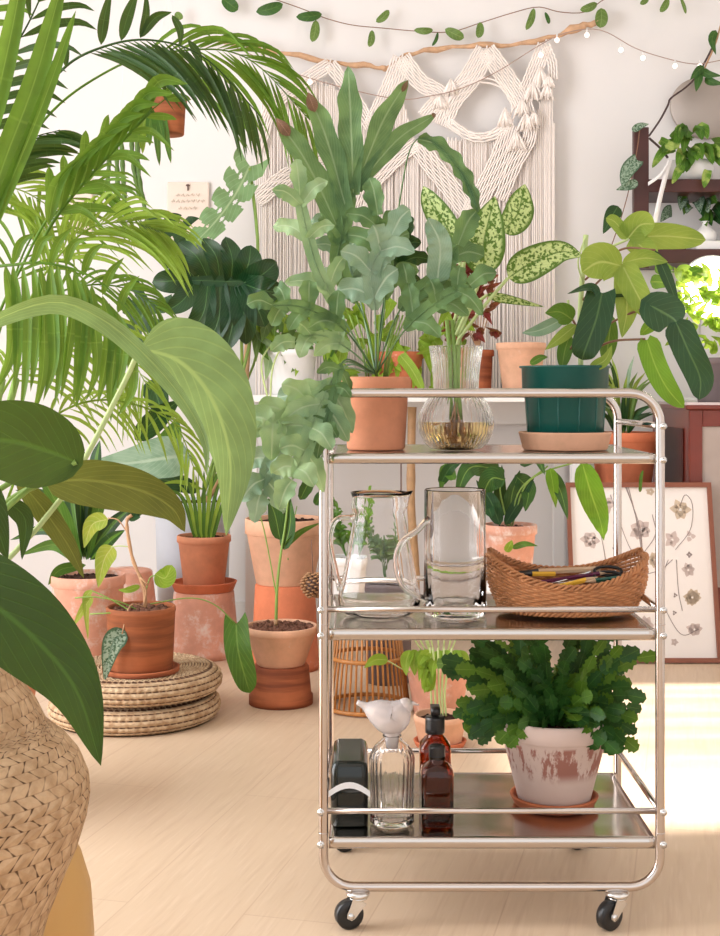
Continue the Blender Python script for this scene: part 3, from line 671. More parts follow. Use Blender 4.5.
stick('pencil', 'plum coloured pencil lying between scissors and yellow pencil in basket', 'pencil', (537, 583, .12), (610, 572, .15), 0.0038, 'plum', 1, .15)
stick('marker_pen', 'thick navy marker pen at the very front inside the wicker basket', 'pen', (560, 592, .115), (618, 584, .12), 0.0058, 'navy', 1, .3, 'black')
stick('paintbrush', 'pale wooden stick with black end at the left in the wicker basket', 'brush', (600, 569, .17), (505, 573, .16), 0.0050, 'woodtool', 1, .35, 'black')
stick('pencil', 'short yellow and black pencil near left rim of wicker basket', 'pencil', (555, 574, .14), (513, 574, .13), 0.0041, 'yellow', 1, .45, 'black')
sc_ = thing('scissors', at(590, 575, .15), 'open grey steel scissors lying on top of the pencils in wicker basket', 'scissors')
mb = MB(); mb.tube(cat(pts3([(590, 573, .15), (565, 580, .13), (536, 586, .12)]), 6), [.0045, .004, .004, .003, .002, .0015, .0006], 4); mb.tube(cat(pts3([(590, 575, .15), (565, 583, .15), (540, 581, .15)]), 6), [.004, .004, .0035, .003, .002, .0015, .0006], 4); make('blade', mb, 'zinc', sc_)
for q in ((608, 571, .16), (608, 576, .14)):
    mb = MB(); c = at(*q); mb.tube([c + V((.022 * cos(a), .008 * sin(a), .006 * sin(a))) for a in [2 * pi * j / 18 for j in range(18)]], .0026, 6, closed=True); make('finger_loop', mb, 'black', sc_)

# ------------------------------------------------------------------ bottom shelf
ZB = .134
ay = .065; k = rr(1, ay)
t = thing('black_tin', (xx(351, ay), ay, ZB), 'squat black tin with a white curved band and tiny white lettering on bottom shelf', 'tin')
mb = MB(); a0, a1, b0, b1 = xx(331, ay), xx(368, ay), ay - .025, ay + .12; zt = zz(758, ay)
def rb(z, e): 
    pts = []
    for cx_, cy_, s in ((a1 - .012, b1 - .012, 0), (a0 + .012, b1 - .012, 1), (a0 + .012, b0 + .012, 2), (a1 - .012, b0 + .012, 3)):
        for q in range(5): an = (s + q / 4) * pi / 2; pts.append(V((cx_ + (.012 - e) * cos(an), cy_ + (.012 - e) * sin(an), z)))
    return pts
mb.grid([rb(z, e) for z, e in ((ZB, .012), (ZB, .002), (ZB + .002, 0), (zt - .012, 0), (zt - .004, .003), (zt, .009), (zt, .012))], True); n0 = len(mb.v) - 20; mb.fan(list(range(n0, n0 + 20)), V(((a0 + a1) / 2, (b0 + b1) / 2, zt)))
make('body', mb, 'gloss_black', t)
mb = MB(); P = [at(329 + q * 4.1, 789 - 12 * sin(pi * (q + 1) / 12), ay) for q in range(11)]; mb.grid([[V((p.x, b0 - .0006, p.z)) for p in P], [V((p.x, b0 - .0006, p.z - .0095)) for p in P]]); make('white_band', mb, 'white_ink', t)
mb = MB()
for q in range(9): c = at(335 + q * 2.1, 804, ay); mb.box((c.x, b0 - .0008, c.z - .001), (c.x + .0022, b0 - .0002, c.z + .001))
make('lettering', mb, 'white_ink', t, smooth=False)

gy = .06; gx = xx(392, gy); k = rr(1, gy)
t = thing('glass_bottle', (gx, gy, ZB), 'ribbed clear glass bottle with shoulders closed by a frosted bird stopper', 'bottle')
hb = zz(735, gy) - ZB
o_ = [(0, 0), (19 * k, 0), (22 * k, .004), (22 * k, .012), (20.5 * k, .018), (22.3 * k, .098), (21.5 * k, .108), (17 * k, .119), (11 * k, .127), (9 * k, .132), (9.5 * k, hb)]
i_ = [(max(0, r - .0028), z + (.008 if z < .02 else 0)) for r, z in reversed(o_)]
mb = MB(); mb.lathe(o_ + i_, (gx, gy, ZB), 192, lambda r, z, a, i: (r * (1 + (.035 * cos(24 * a) if .016 < z < .102 else 0)), z)); make('ribbed_body', mb, 'glass', t)
mb = MB(); zt = ZB + hb
mb.lathe([(0, -.02), (.009, -.02), (.011, 0), (.014, .004), (.012, .010), (.012, .022), (0, .03)], (gx, gy, zt), 20)
# bird: tail to the left, body, head to the right with beak
P = cat([at(357, 702, gy), at(367, 707, gy), at(380, 713, gy), at(392, 718, gy), at(400, 710, gy), at(405, 703, gy)], 24)
rad = [.0035 + .0055 * min(1, i / 8) + .0165 * max(0, sin(pi * min(1, max(0, (i - 4) / 20)))) for i in range(25)]
mb.tube(P, rad, 14); mb.blob(at(405, 706, gy), .0125, 14, 10); mb.tube([at(411, 703, gy), at(419, 705, gy)], [.004, .0008], 8)
mb.blob(at(385, 713, gy - .014), .016, 12, 8, (1.1, .3, .55))
b_ = make('bird_stopper', mb, 'glass_pink', t, label='pinkish frosted glass bird stopper')

def amber(x, y, ht_, w, label, spray):
    t = thing('amber_bottle', (x, y, ZB), label, 'bottle', None); mb = MB(); n_ = 40
    prof_ = [(0, .0), (w * .9, 0), (w, .003), (w, ht_ * .64), (w * .95, ht_ * .71), (w * .62, ht_ * .78), (w * .46, ht_ * .805), (w * .46, ht_ * .86), (w * .40, ht_ * .86), (w * .40, ht_ * .80), (w * .54, ht_ * .775), (w * .88, ht_ * .70), (w * .93, ht_ * .64), (w * .93, .008), (0, .006)]
    mb.lathe(prof_, (x, y, ZB), n_, lambda r, z, a, i: (r / (abs(cos(a)) ** 5 + abs(sin(a)) ** 5) ** .2 * .93 if r > w * .7 else r, z)); make('glass_body', mb, 'amber', t)
    mb = MB(); cw = 1 if spray else .8; mb.lathe([(0, ht_ * .825), (w * .54 * cw, ht_ * .825), (w * .56 * cw, ht_ * .83), (w * .56 * cw, ht_ * .88), (w * .56 * cw, ht_ * .97), (w * .56 * cw, ht_ * .985), (w * .52 * cw, ht_ * .998), (w * .4 * cw, ht_), (0, ht_)], (x, y, ZB), 24, lambda r, z, a, i: (r * (1 + .03 * cos(20 * a)), z)); make('cap', mb, 'darkcap', t)
    if spray:
        mb = MB(); zt = ZB + ht_; mb.tube([(x, y, zt), (x, y, zt + .008)], .006, 12); mb.box((x - .007, y - .02, zt + .006), (x + .007, y + .012, zt + .016)); make('spray_head', mb, 'darkcap', t)
amber(xx(437, .055), .055, zz(745, .055) - ZB, rr(17.5, .055), 'square-shouldered amber glass bottle with black cap, front one of two', False)
amber(xx(435, .115), .115, zz(716, .115) - ZB, rr(17, .115), 'taller amber glass bottle with black spray top, behind the other amber bottle', True)

sy = .155; sx = xx(554, sy); k = rr(1, sy)
saucer(sx, sy, ZB, 44 * k, .016, 'brown stained terracotta saucer under the holiday cactus pot on bottom shelf', 'terra_band')
t = thing('holiday_cactus', (sx, sy, ZB + .0062), 'bushy dark green holiday cactus in a lime-streaked terracotta pot on bottom shelf', 'potted plant')
hs = zz(715, sy) - ZB - .0062; pot(t, sx, sy, ZB + .0062, 55 * k, 36 * k, hs, 'shed', rim=.030)
def segs(mb, p, d, n, L, w):
    for i in range(n):
        q = p + d * L; nn = V((R.uniform(-.5, .5), -1, R.uniform(-.2, .7))).normalized()
        blade(mb, [p - d * L * .05, p.lerp(q, .5), q], w * R.uniform(.8, 1.1), 'round', n=8, m=2, cup=.12, side=nn, edgef=lambda tt, s: 1 + .20 * (1 if int(tt * 8) % 2 else -1), world=True)
        p = q; d = (d + V((R.uniform(-.2, .2), R.uniform(-.15, .15), -.25))).normalized()
top = V((sx, sy, ZB + hs))
for mat_, cnt in (('lf_schl', 150), ('lf_schl_l', 62)):
    mb = MB()
    for i in range(cnt):
        a = R.uniform(0, 2 * pi); r = R.uniform(.005, .055); p = top + V((r * cos(a), r * sin(a), 0))
        el = R.uniform(.2, 1.0) if i % 3 else R.uniform(0, .35); p = p if cos(a) < 0 else p - V((.012 * cos(a), 0, 0)); d = V((cos(a) * (.95 - el * .5) * (.78 if cos(a) > 0 else 1), sin(a) * (1 - el * .6) * .5, el * 1.0)).normalized()
        segs(mb, p, d, R.choice((3, 4, 4)) + (el > .6), R.uniform(.023, .030) * (1 + .25 * (el > .55)), .0110)
    for d in ((-1, -.3, .5), (-1, -.2, .3), (-1, .1, .8), (-1, -.1, .15), (.5, -.2, .45), (.5, 0, .7)):
        segs(mb, top + V((d[0] * .03, 0, .01)), V(d).normalized(), 4, .031, .0135)
    make('foliage', mb, mat_, t)

# ------------------------------------------------------------------ left group on the floor
# braided cushions
def cushion(x, y, z, r, h, label):
    t = thing('seagrass_cushion', (x, y, z), label, 'floor cushion', 'braided seagrass floor cushions'); mb = MB()
    prof_ = []; N = 150
    # side coils (3) then top coils (11) following a rounded section
    path = [(r * .93, .0)]
    for i in range(N + 1):
        q = i / N
        if q < .2: a = -pi / 2 + pi * q / .2 * .95; path.append((r - h * .5 + h * .5 * cos(a), h * .5 + h * .5 * sin(a)))
        else: u = (q - .2) / .8; path.append(((r - h * .5) * (1 - u) + .0005, h * (1 + .0 * u)))
    nc = 30; uvv = []
    def fn(rad, zz_, a, i):
        return rad, zz_
    rows = []; uu = []; nn = 240; braid = 76
    for i, (pr, pz) in enumerate(path):
        v = i / len(path) * nc; row = []; ur = []
        cc = abs(sin(pi * v)) ** .6
        for j in range(nn + 1):
            a = 2 * pi * j / nn; d = .0035 * cc + .0022 * cc * sin(braid * a * max(.25, pr / r) // 1 * 0 + braid * a + (v // 1) * pi)
            if i < len(path) * .2: rr_, z_ = pr + d, pz
            else: rr_, z_ = pr, pz + d
            row.append(V((x + rr_ * cos(a), y + rr_ * sin(a), z + z_))); ur.append((j / nn * braid, v))
        rows.append(row); uu.append(ur)
    mb.grid(rows, False, uu); make('braided_coil', mb, 'jute', t)
cyy = 1.24; cxx = xx(137, cyy)
cushion(cxx - .005, cyy, 0, .205, .058, 'braided seagrass round cushion lying on the floor, lower one of the pair')
cushion(cxx + .004, cyy, .0635, .200, .058, 'braided seagrass round cushion on top of another, holding the brown pot')

y = 1.17; x = xx(141, y); zc = .126
saucer(x, y, zc, rr(38.5, y), .012, 'glazed brown saucer on the seagrass cushions under the brown pot', 'terra_band', flare=.97)
t = thing('potted_cutting', (x, y, zc + .0062), 'glossy brown terracotta pot with a twisted stem and a few yellowing leaves', 'potted plant')
hh = zz(606, y) - zc - .006; pot(t, x, y, zc + .0062, rr(34.5, y), rr(31.5, y), hh, 'terra_brown', rim=.012, lip=.0, soil='bark')
mb = MB(); mb.tube(cat(pts3([(146, 608, y), (143, 585, y), (133, 560, y), (128, 535, y), (127, 520, y), (132, 515, y)]), 16), [.003 + .002 * abs(sin(i * 1.3)) for i in range(17)], 7)
mb.tube(cat(pts3([(144, 606, y), (146, 590, y - .01), (140, 578, y - .02), (148, 585, y - .02)]), 10), .003, 6); make('twisted_stem', mb, 'stem_tan', t)
leaf(t, [(108, 519, y), (92, 525, y), (84, 548, y)], .022, 'lf_yel', stem=[(127, 532), (118, 520), (108, 518)], Yd=y, smat='stem_tan')
leaf(t, [(113, 546, y), (104, 560, y), (98, 588, y)], .024, 'lf_yel', stem=[(130, 547), (120, 546), (111, 547)], Yd=y, smat='stem_pale')
leaf(t, [(128, 520, y), (138, 512, y), (134, 518, y)], .014, 'lf_dark', Yd=y)
leaf(t, [(155, 574, y), (165, 578, y), (172, 565, y)], .024, 'lf_lime', stem=[(146, 590), (150, 578), (156, 575)], Yd=y, prof='round')
leaf(t, [(92, 596, y - .03), (84, 608, y - .03), (72, 628, y - .03)], .011, 'lf_yel', Yd=y)
leaf(t, [(140, 586, y), (128, 590, y - .02), (118, 590, y - .02)], .008, 'lf_lime', Yd=y)
leaf(t, [(122, 634, y - .08), (112, 645, y - .09), (104, 682, y - .09)], .026, 'lf_satin', stem=[(146, 607, y), (130, 606, y - .06), (122, 634, y - .08)], prof='ovate', lobe=.1, smat='stem_tan')
for st in ([(142, 612, y), (120, 602, y - .03), (95, 597, y - .04), (75, 598, y - .04)], [(140, 614, y), (115, 613, y - .05), (90, 614, y - .05)], [(132, 612, y), (108, 598, y), (90, 590, y)]):
    mb = MB(); mb.tube(cat(pts3(st), 12), .0018, 6); make('vine', mb, 'stem', t)
leaf(t, [(92, 590, y - .03), (86, 600, y - .03), (88, 640, y - .03)], .010, 'lf_yel', Yd=y, prof='lance')

def upturned(x, y, zb, rb, rt, h, mat, label):
    t = thing('upturned_pot', (x, y, zb), label, 'pot'); mb = MB()
    mb.lathe([(rb - .006, .0), (rb, 0), (rb, .022), (rb - .004, .024), (rt, h - .005), (rt - .004, h), (.008, h), (.006, h - .004), (.0, h - .005)], (x, y, zb), 44); make('pot_wall', mb, mat, t); return t
# plant on upturned pot, second from left
y = 1.98; x = xx(204, y); s = rr(1, y)
upturned(x, y, 0, 36 * s, 30 * s, zz(590, y), 'terra_pink', 'upturned whitish terracotta pot on the floor behind the seagrass cushions')
z0 = zz(590, y); saucer(x, y, z0, 33 * s, .028, 'red terracotta saucer between the whitish upturned pot and the small plant pot', 'terra_red')
t = thing('bird_nest_plant', (x, y, z0 + .0062), 'small terracotta pot with upright green stalks standing on saucer and upturned pot', 'potted plant')
hh = zz(535, y) - z0 - .006; pot(t, x, y, z0 + .0062, 27 * s, 20 * s, hh, 'terra')
for q in range(9):
    a = (q - 4) * 3.2; leaf(t, [(204 + a * .7, 538, y), (204 + a * 1.6, 500, y - .01), (204 + a * 2.6, 470 + abs(a) * 1.5, y - .02)], .006, 'lf_palm_light' if q % 2 else 'lf_green', prof='strap')
leaf(t, [(205, 490, y), (180, 482, y), (160, 484, y)], .007, 'lf_lime', prof='lance'); leaf(t, [(208, 495, y), (222, 470, y), (250, 462, y)], .007, 'lf_green', prof='lance')
# big pot group
y = 1.80; x = xx(285, y); s = rr(1, y)
upturned(x, y, 0, 35 * s, 30 * s, zz(583, y), 'terra_red', 'large red upturned terracotta pot under the pale pot left of the trolley')
z0 = zz(583, y); t = thing('peace_lily', (x, y, z0), 'pale peach terracotta pot with glossy arching leaves on a red upturned pot', 'potted plant')
hh = zz(518, y) - z0; pot(t, x, y, z0, 40 * s, 29 * s, hh, 'terra_pale', rim=.045, lip=.005)
for c2, w2, st in (([(284, 505, y - .03), (279, 485, y - .04), (272, 470, y - .04)], .020, [(288, 560, y - .1), (286, 530, y - .05)]), ([(290, 545, y - .1), (287, 520, y - .1), (290, 490, y - .1)], .018, None), ([(300, 500, y), (310, 480, y), (318, 470, y)], .02, [(295, 515, y), (297, 506, y)]), ([(315, 505, y + .02), (322, 495, y), (330, 500, y)], .014, None)):
    leaf(t, c2, w2, 'lf_calathea', stem=st, prof='ovate', roll=R.uniform(-.5, .5), wave=.15)
# bark pot
y = 1.38; x = xx(281, y); s = rr(1, y)
upturned(x, y, 0, 32 * s, 28 * s, zz(664, y), 'terra_band', 'squat brown-banded upturned pot on the floor under the bark-filled pot')
z0 = zz(664, y); t = thing('climber_in_bark', (x, y, z0), 'wide pot of bark chips with one green stem and a hanging heart-shaped leaf', 'potted plant')
hh = zz(625, y) - z0; pot(t, x, y, z0, 36.5 * s, 24 * s, hh, 'terra_pale', rim=.02, soil='bark', sd=.008)
mb = MB(); mb.tube(cat(pts3([(276, 625, y), (277, 590, y), (280, 560, y), (286, 520, y), (290, 480, y)]), 16), [.0042 - i * .00012 for i in range(17)], 8); mb.tube(cat(pts3([(277, 600, y), (270, 560, y), (264, 530, y), (258, 508, y)]), 10), .0018, 6); make('stem', mb, 'stem', t)
mb = MB(); mb.blob(at(276, 622, y), .006, 10, 8, (1, 1, 1.5)); make('stem_base', mb, 'stem_tan', t)
leaf(t, [(283, 548, y), (300, 532, y), (322, 522, y)], .012, 'lf_green', stem=[(279, 570), (280, 556)], Yd=y, roll=.8)
leaf(t, [(280, 540, y), (275, 515, y), (268, 498, y)], .022, 'lf_calathea', Yd=y, roll=.3)
leaf(t, [(284, 550, y), (290, 525, y), (291, 500, y)], .022, 'lf_calathea', Yd=y, roll=-.6)
leaf(t, [(236, 624, y - .13), (238, 650, y - .16), (246, 680, y - .16), (250, 693, y - .15)], .044, 'lf_green', stem=[(150, 604, y - .2), (190, 598, y - .18), (215, 605, y - .16), (236, 624, y - .13)], prof='heart', lobe=.16, smat='stem', label='hanging heart-shaped green leaf', cup=.3)

# dracaena and neighbours at far left
y = 1.62; x = xx(88, y); s = rr(1, y)
t = thing('dracaena', (x, y, 0), 'dark green sword-leaved plant in a tall pinkish pot at far left behind cushions', 'potted plant')
pot(t, x, y, 0, 37 * s, 30 * s, zz(574, y), 'terra_pink', rim=.03)
dr = [((78, 560), (60, 510), (35, 465)), ((80, 560), (72, 500), (62, 440)), ((84, 560), (88, 500), (84, 450)), ((86, 560), (100, 505), (118, 475)), ((84, 560), (112, 525), (135, 505)), ((80, 560), (50, 530), (10, 540)), ((80, 565), (55, 545), (20, 555)), ((78, 560), (48, 500), (15, 490)), ((82, 560), (80, 480), (75, 455)), ((84, 565), (60, 570), (48, 585)), ((86, 560), (95, 470), (100, 440)), ((88, 560), (110, 540), (125, 530)), ((80, 555), (65, 520), (30, 500)), ((82, 555), (95, 500), (96, 470))]
for i, (a, b, c) in enumerate(dr):
    dy = R.uniform(-.08, .06); leaf(t, [(a[0] + 2, a[1], y), (b[0], b[1], y + dy), (c[0], c[1], y + dy * 1.6)], R.uniform(.016, .026), 'lf_drac' if i % 3 else 'lf_green', prof='lance', roll=R.uniform(-.6, .6))
upturned(xx(124, 1.98), 1.98, 0, .115, .085, zz(570, 1.98), 'terra_pink', 'tall domed upturned terracotta pot behind the yellowing cutting')

# monstera in pale planter
y = 2.22; x = xx(200, y); s = rr(1, y)
x = xx(193, y); t = thing('monstera', (x, y, 0), 'monstera with large split dark leaves in a pale bluish planter by the wall', 'potted plant')
pot(t, x, y, 0, 39 * s, 34 * s, zz(500, y), 'blue_white', rim=.03)
def monst(ctrl, w, mat, asym=1, roll=0, label=None, ns=5, holes=True, cup=.12):
    P = cat(pts3(ctrl), 60); mb = MB(); n, m = 60, 14; rows = {}
    for i in range(n + 1):
        tt = i / n; T = (P[min(i + 1, n)] - P[max(0, i - 1)]).normalized(); vw = (CAM - P[i]).normalized(); Lt = Matrix.Rotation(roll, 3, T) @ T.cross(vw).normalized(); N = -Lt.cross(T)
        for sd in (-1, 1):
            for j in range(m + 1):
                q = j / m; ww = w * (max(0, 1 - tt) ** .6) * (.72 + .62 * tt) * (asym if sd > 0 else 1)
                fr = (tt * ns + (.25 if sd > 0 else 0)) % 1; lob = 1 - .16 * (abs(fr - .5) * 2) ** 3
                fwd = (tt * 1.15 - .62) * ww * q * (.6 + .5 * q)
                p = P[i] + Lt * sd * q * ww * lob + T * fwd + N * (-cup * q * q * ww) + N * .03 * w * cos(fr * 2 * pi) * q
                rows[(i, sd, j)] = len(mb.v); mb.v.append(p); mb.uv.append(((sd * q + 1) / 2, tt))
    for i in range(n):
        for sd in (-1, 1):
            for j in range(m):
                tc = (i + .5) / n; q = (j + .5) / m; fr = (tc * ns + (.25 if sd > 0 else 0)) % 1; d = min(fr, 1 - fr)
                wid = .16 * max(0, (q - .48) / .52) ** .7 + .02
                if .08 < tc < .93 and q > .48 and d < wid: continue
                if holes and .12 < tc < .75 and .14 < q < .34 and d < .14 * (1 - abs(q - .24) / .12): continue
                f = (rows[(i, sd, j)], rows[(i, sd, j + 1)], rows[(i + 1, sd, j + 1)], rows[(i + 1, sd, j)]); mb.f.append(f if sd > 0 else f[::-1])
    return make('leaf', mb, mat, t, label=label)
def stalk(parent, L, r=.004, mat='stem', name='leaf_stalk', n=14):
    mb = MB(); mb.tube(cat(pts3(L), n), r, 8); return make(name, mb, mat, parent)
mb = MB()
for a, b, c, d, w_, cv in ((240, 281, 251, 245, 11, 3), (243, 283, 277, 262, 12, 3), (244, 284, 282, 293, 12, 2), (243, 285, 265, 327, 12, -2), (238, 286, 246, 345, 10.5, -2), (230, 286, 226, 351, 10.5, -5), (220, 284, 203, 352, 10, -7), (208, 283, 185, 339, 9.5, -7), (196, 281, 166, 312, 9, -4), (190, 280, 152, 282, 10, 0), (196, 278, 157, 256, 8.5, 4), (208, 278, 178, 242, 8.5, 5), (220, 279, 203, 238, 8.5, 5), (231, 280, 225, 237, 9, 4)):
    L_ = math.hypot(c - a, d - b); nx, ny = -(d - b) / L_, (c - a) / L_
    blade(mb, [(a, b, 2.08), ((a + c) / 2 + nx * cv, (b + d) / 2 + ny * cv, 2.04), (c, d, 2.06 + R.uniform(-.03, .05))], rr(w_ * 1.3, 2.06), 'lobe', n=18, m=4, cup=.25, roll=R.uniform(-.25, .25), wave=.08, wn=1.5)
blade(mb, [(246, 282, 2.078), (215, 281, 2.075), (180, 280, 2.07)], rr(6, 2.06), 'lobe', n=12, m=3)
make('leaf', mb, 'lf_monst', t, label='large glossy leaf with deep splits')
monst([(250, 166, 2.2), (235, 195, 2.2), (215, 222, 2.2), (190, 248, 2.2)], .10, 'lf_monst_pale', roll=.7)
monst([(185, 232, 2.25), (165, 228, 2.25), (140, 225, 2.25)], .075, 'lf_monst', roll=.3, ns=3, holes=False)
monst([(262, 300, 2.3), (275, 315, 2.3), (272, 350, 2.3)], .09, 'lf_green', roll=.3, ns=4)
monst([(150, 300, 2.3), (140, 320, 2.3), (128, 345, 2.3)], .10, 'lf_dark', roll=.4, ns=3, holes=False)
stalk(t, [(205, 505, y), (235, 400, y), (252, 330, 2.15), (258, 250, 2.2), (250, 168, 2.2)], .0055)
stalk(t, [(200, 505, y), (238, 390, y), (242, 330, 2.12), (250, 276, 2.1)], .0055)
stalk(t, [(200, 505, y), (232, 385, y), (215, 330, 2.2), (185, 232, 2.25)], .005)
stalk(t, [(205, 505, y), (225, 430, y), (255, 360, 2.3), (262, 300, 2.3)], .004)
stalk(t, [(205, 505, y), (244, 420, 2.26), (245, 385, 2.26), (250, 315, 2.28)], .011, 'bamboo', 'support_cane')
leaf(t, [(190, 455, 1.95), (165, 458, 1.9), (130, 463, 1.88), (84, 465, 1.86)], .065, 'lf_fern_blue', stem=[(198, 500, y), (198, 470, 2.1), (190, 455, 1.95)], prof='ovate', roll=.3)
leaf(t, [(150, 475, 2.1), (170, 440, 2.1), (178, 418, 2.1)], .04, 'lf_green', prof='ovate')
leaf(t, [(135, 440, 2.2), (160, 415, 2.2), (180, 400, 2.2)], .04, 'lf_dark', prof='ovate', roll=.4)
leaf(t, [(200, 490, 2.2), (165, 480, 2.15), (140, 480, 2.1)], .03, 'lf_dark', prof='ovate', roll=.4)
leaf(t, [(150, 380, 2.3), (158, 400, 2.25), (165, 430, 2.2)], .04, 'lf_dark', prof='ovate')

# ------------------------------------------------------------------ table with white legs behind
TY0, TY1 = 2.06, 2.52
TX0, TX1 = xx(238, TY0), xx(586, TY0)
t = thing('long_table', ((TX0 + TX1) / 2, 2.3, 0), 'long narrow white table along the wall under the macrame hanging', 'table')
TZ = .786
mb = MB(); mb.box((TX0, TY0, TZ - .022), (TX1, TY1, TZ)); make('tabletop', mb, 'white_paint', t, False, bevel=.002)
for x in (TX0 + .02, TX1 - .04):
    for y in (TY0 + .03, TY1 - .06):
        mb = MB(); mb.box((x, y, 0), (x + .035, y + .035, TZ - .022)); make('leg', mb, 'white_paint', t, False)
mb = MB(); mb.box((TX0 + .03, TY1 - .05, TZ - .10), (TX1 - .03, TY1 - .03, TZ - .022)); make('rear_apron', mb, 'white_paint', t, False)
# things on it
y = 2.2; s = rr(1, y)
def tp(px, rt, rb, ytop, mat, name, label, Y=2.2, soil='soil', zb=TZ, **k):
    x = xx(px, Y); t = thing(name, (x, Y, zb), label, 'potted plant' if soil else 'pot')
    pot(t, x, Y, zb, rr(rt, Y), rr(rb, Y), zz(ytop, Y) - zb, mat, soil=soil, **k); return t
saucer(xx(521, 2.2), 2.2, TZ, rr(27, 2.2), .012, 'brown glazed saucer under the pale pot on long table behind teal pot', 'walnut')
t = tp(521, 25, 18, 343, 'terra_pale', 'small_pot', 'pale peach terracotta pot on the table between carafe and teal pot', zb=TZ + .0062, soil=None)
t = tp(478, 16, 13, 350, 'terra_band', 'red_leaf_plant', 'wine-red leaved plant in a brown pot on table behind the carafe', Y=2.25)
mb = MB()
for i in range(60):
    a = R.gauss(0, 1); b = R.random(); bx_, by_ = 470 + a * 14, 345 - b * 85
    blade(mb, [(bx_, by_, 2.25), (bx_ + R.uniform(-6, 6), by_ - 5, 2.24), (bx_ + R.uniform(-14, 14), by_ - R.uniform(-8, 14), 2.2)], .014, 'ovate', roll=R.uniform(-1, 1), n=6, m=2)
make('foliage', mb, 'lf_red', t)
mb = MB()
for i in range(9): mb.tube(cat(pts3([(478, 350, 2.25), (475 + (i - 4) * 3, 320, 2.25), (470 + (i - 4) * 7, 275, 2.25)]), 8), .0016, 5)
make('stem', mb, 'stem_tan', t)
t = tp(398, 26, 20, 352, 'terra_red', 'lime_plant', 'lime-yellow leaved plant on the table behind the fern pot', Y=2.3)
mb = MB()
for i in range(46):
    a = R.uniform(-1, 1); x0, y0 = 395 + a * 70, R.uniform(300, 375)
    blade(mb, [(x0, y0, 2.3), (x0 + R.uniform(-8, 8), y0 + R.uniform(-8, 14), 2.25), (x0 + R.uniform(-16, 16), y0 + R.uniform(0, 32), 2.2)], .022, 'ovate', roll=R.uniform(-.8, .8), n=8, m=2)
make('foliage', mb, 'lf_lime', t)
leaf(t, [(400, 355, 2.0), (412, 370, 1.98), (424, 392, 1.96)], .018, 'lf_lime', prof='strap')
t = tp(292, 26, 20, 350, 'white_cer', 'alocasia', 'leafy light green plant in a white pot on the left end of long table', Y=2.2)
for i in range(26):
    a = R.uniform(-1, 1); x0, y0 = 300 + a * 42, R.uniform(310, 350)
    leaf(t, [(x0, y0, 2.2), (x0 + R.uniform(-8, 8), y0 + 12, 2.16), (x0 + R.uniform(-18, 18), y0 + R.uniform(20, 40), 2.12)], .024, R.choice(('lf_lime', 'lf_fern_pale', 'lf_hoya', 'lf_green')), roll=R.uniform(-.7, .7), n=8, m=2)
stalk(t, [(268, 400, 2.0), (262, 360, 2.1), (285, 330, 2.2)], .003, 'stem_pale'); stalk(t, [(270, 400, 2.0), (275, 360, 2.1), (300, 320, 2.2)], .003, 'stem_pale')
mb = MB(); mb.lathe([(0, 0), (.012, 0), (.012, .004), (.07, .02), (.088, .045), (.09, .07), (.086, .07), (.084, .046), (.066, .024), (0, .012)], (xx(350, 2.40), 2.40, TZ), 40); o = make('white_bowl', mb, 'white_cer'); tag(o, 'white round bowl on the table behind the left edge of trolley', 'bowl')
# fairy-light battery cable and plug hanging under the table
mb = MB(); mb.tube(cat(pts3([(401, 400, 2.08), (401, 430, 2.04), (401, 500, 2.04), (400, 520, 2.05)]), 10), .0025, 6); o = make('power_cable', mb, 'cord'); tag(o, 'thin dark cable hanging straight down from the table behind pitcher', 'cable')
mb = MB(); mb.tube(cat(pts3([(412, 407, 2.40), (411, 500, 2.40), (415, 560, 2.4), (416, 614, 2.4)]), 20), [.014 + .002 * (i % 5 == 0) for i in range(21)], 10); o = make('bamboo_pole', mb, 'bamboo'); tag(o, 'light brown bamboo pole standing behind the glass pitcher', 'pole')

# plants seen between the shelves
ly = 1.4; x = xx(510, ly); s = rr(1, ly)
st_ = thing('plant_stool', (x, ly, 0), 'small white stool hidden behind basket carrying the pink calathea pot', 'stool')
zt = zz(583, ly); mb = MB(); mb.lathe([(0, zt - .018), (.085, zt - .018), (.087, zt - .016), (.087, zt - .002), (.085, zt), (0, zt)], (x, ly, 0), 40); make('seat', mb, 'white_paint', st_)
for a in (0.7, 2.3, 3.9, 5.4):
    mb = MB(); mb.tube([(x + .05 * cos(a), ly + .05 * sin(a), zt - .018), (x + .075 * cos(a), ly + .075 * sin(a), 0)], [.010, .007], 10); make('leg', mb, 'white_paint', st_)
t = thing('calathea', (x, ly, zt), 'calathea with long drooping ribbed leaves in a pink pot behind wicker basket', 'potted plant')
pot(t, x, ly, zt, 27 * s, 21 * s, zz(524, ly) - zt, 'terra_pink', rim=.026)
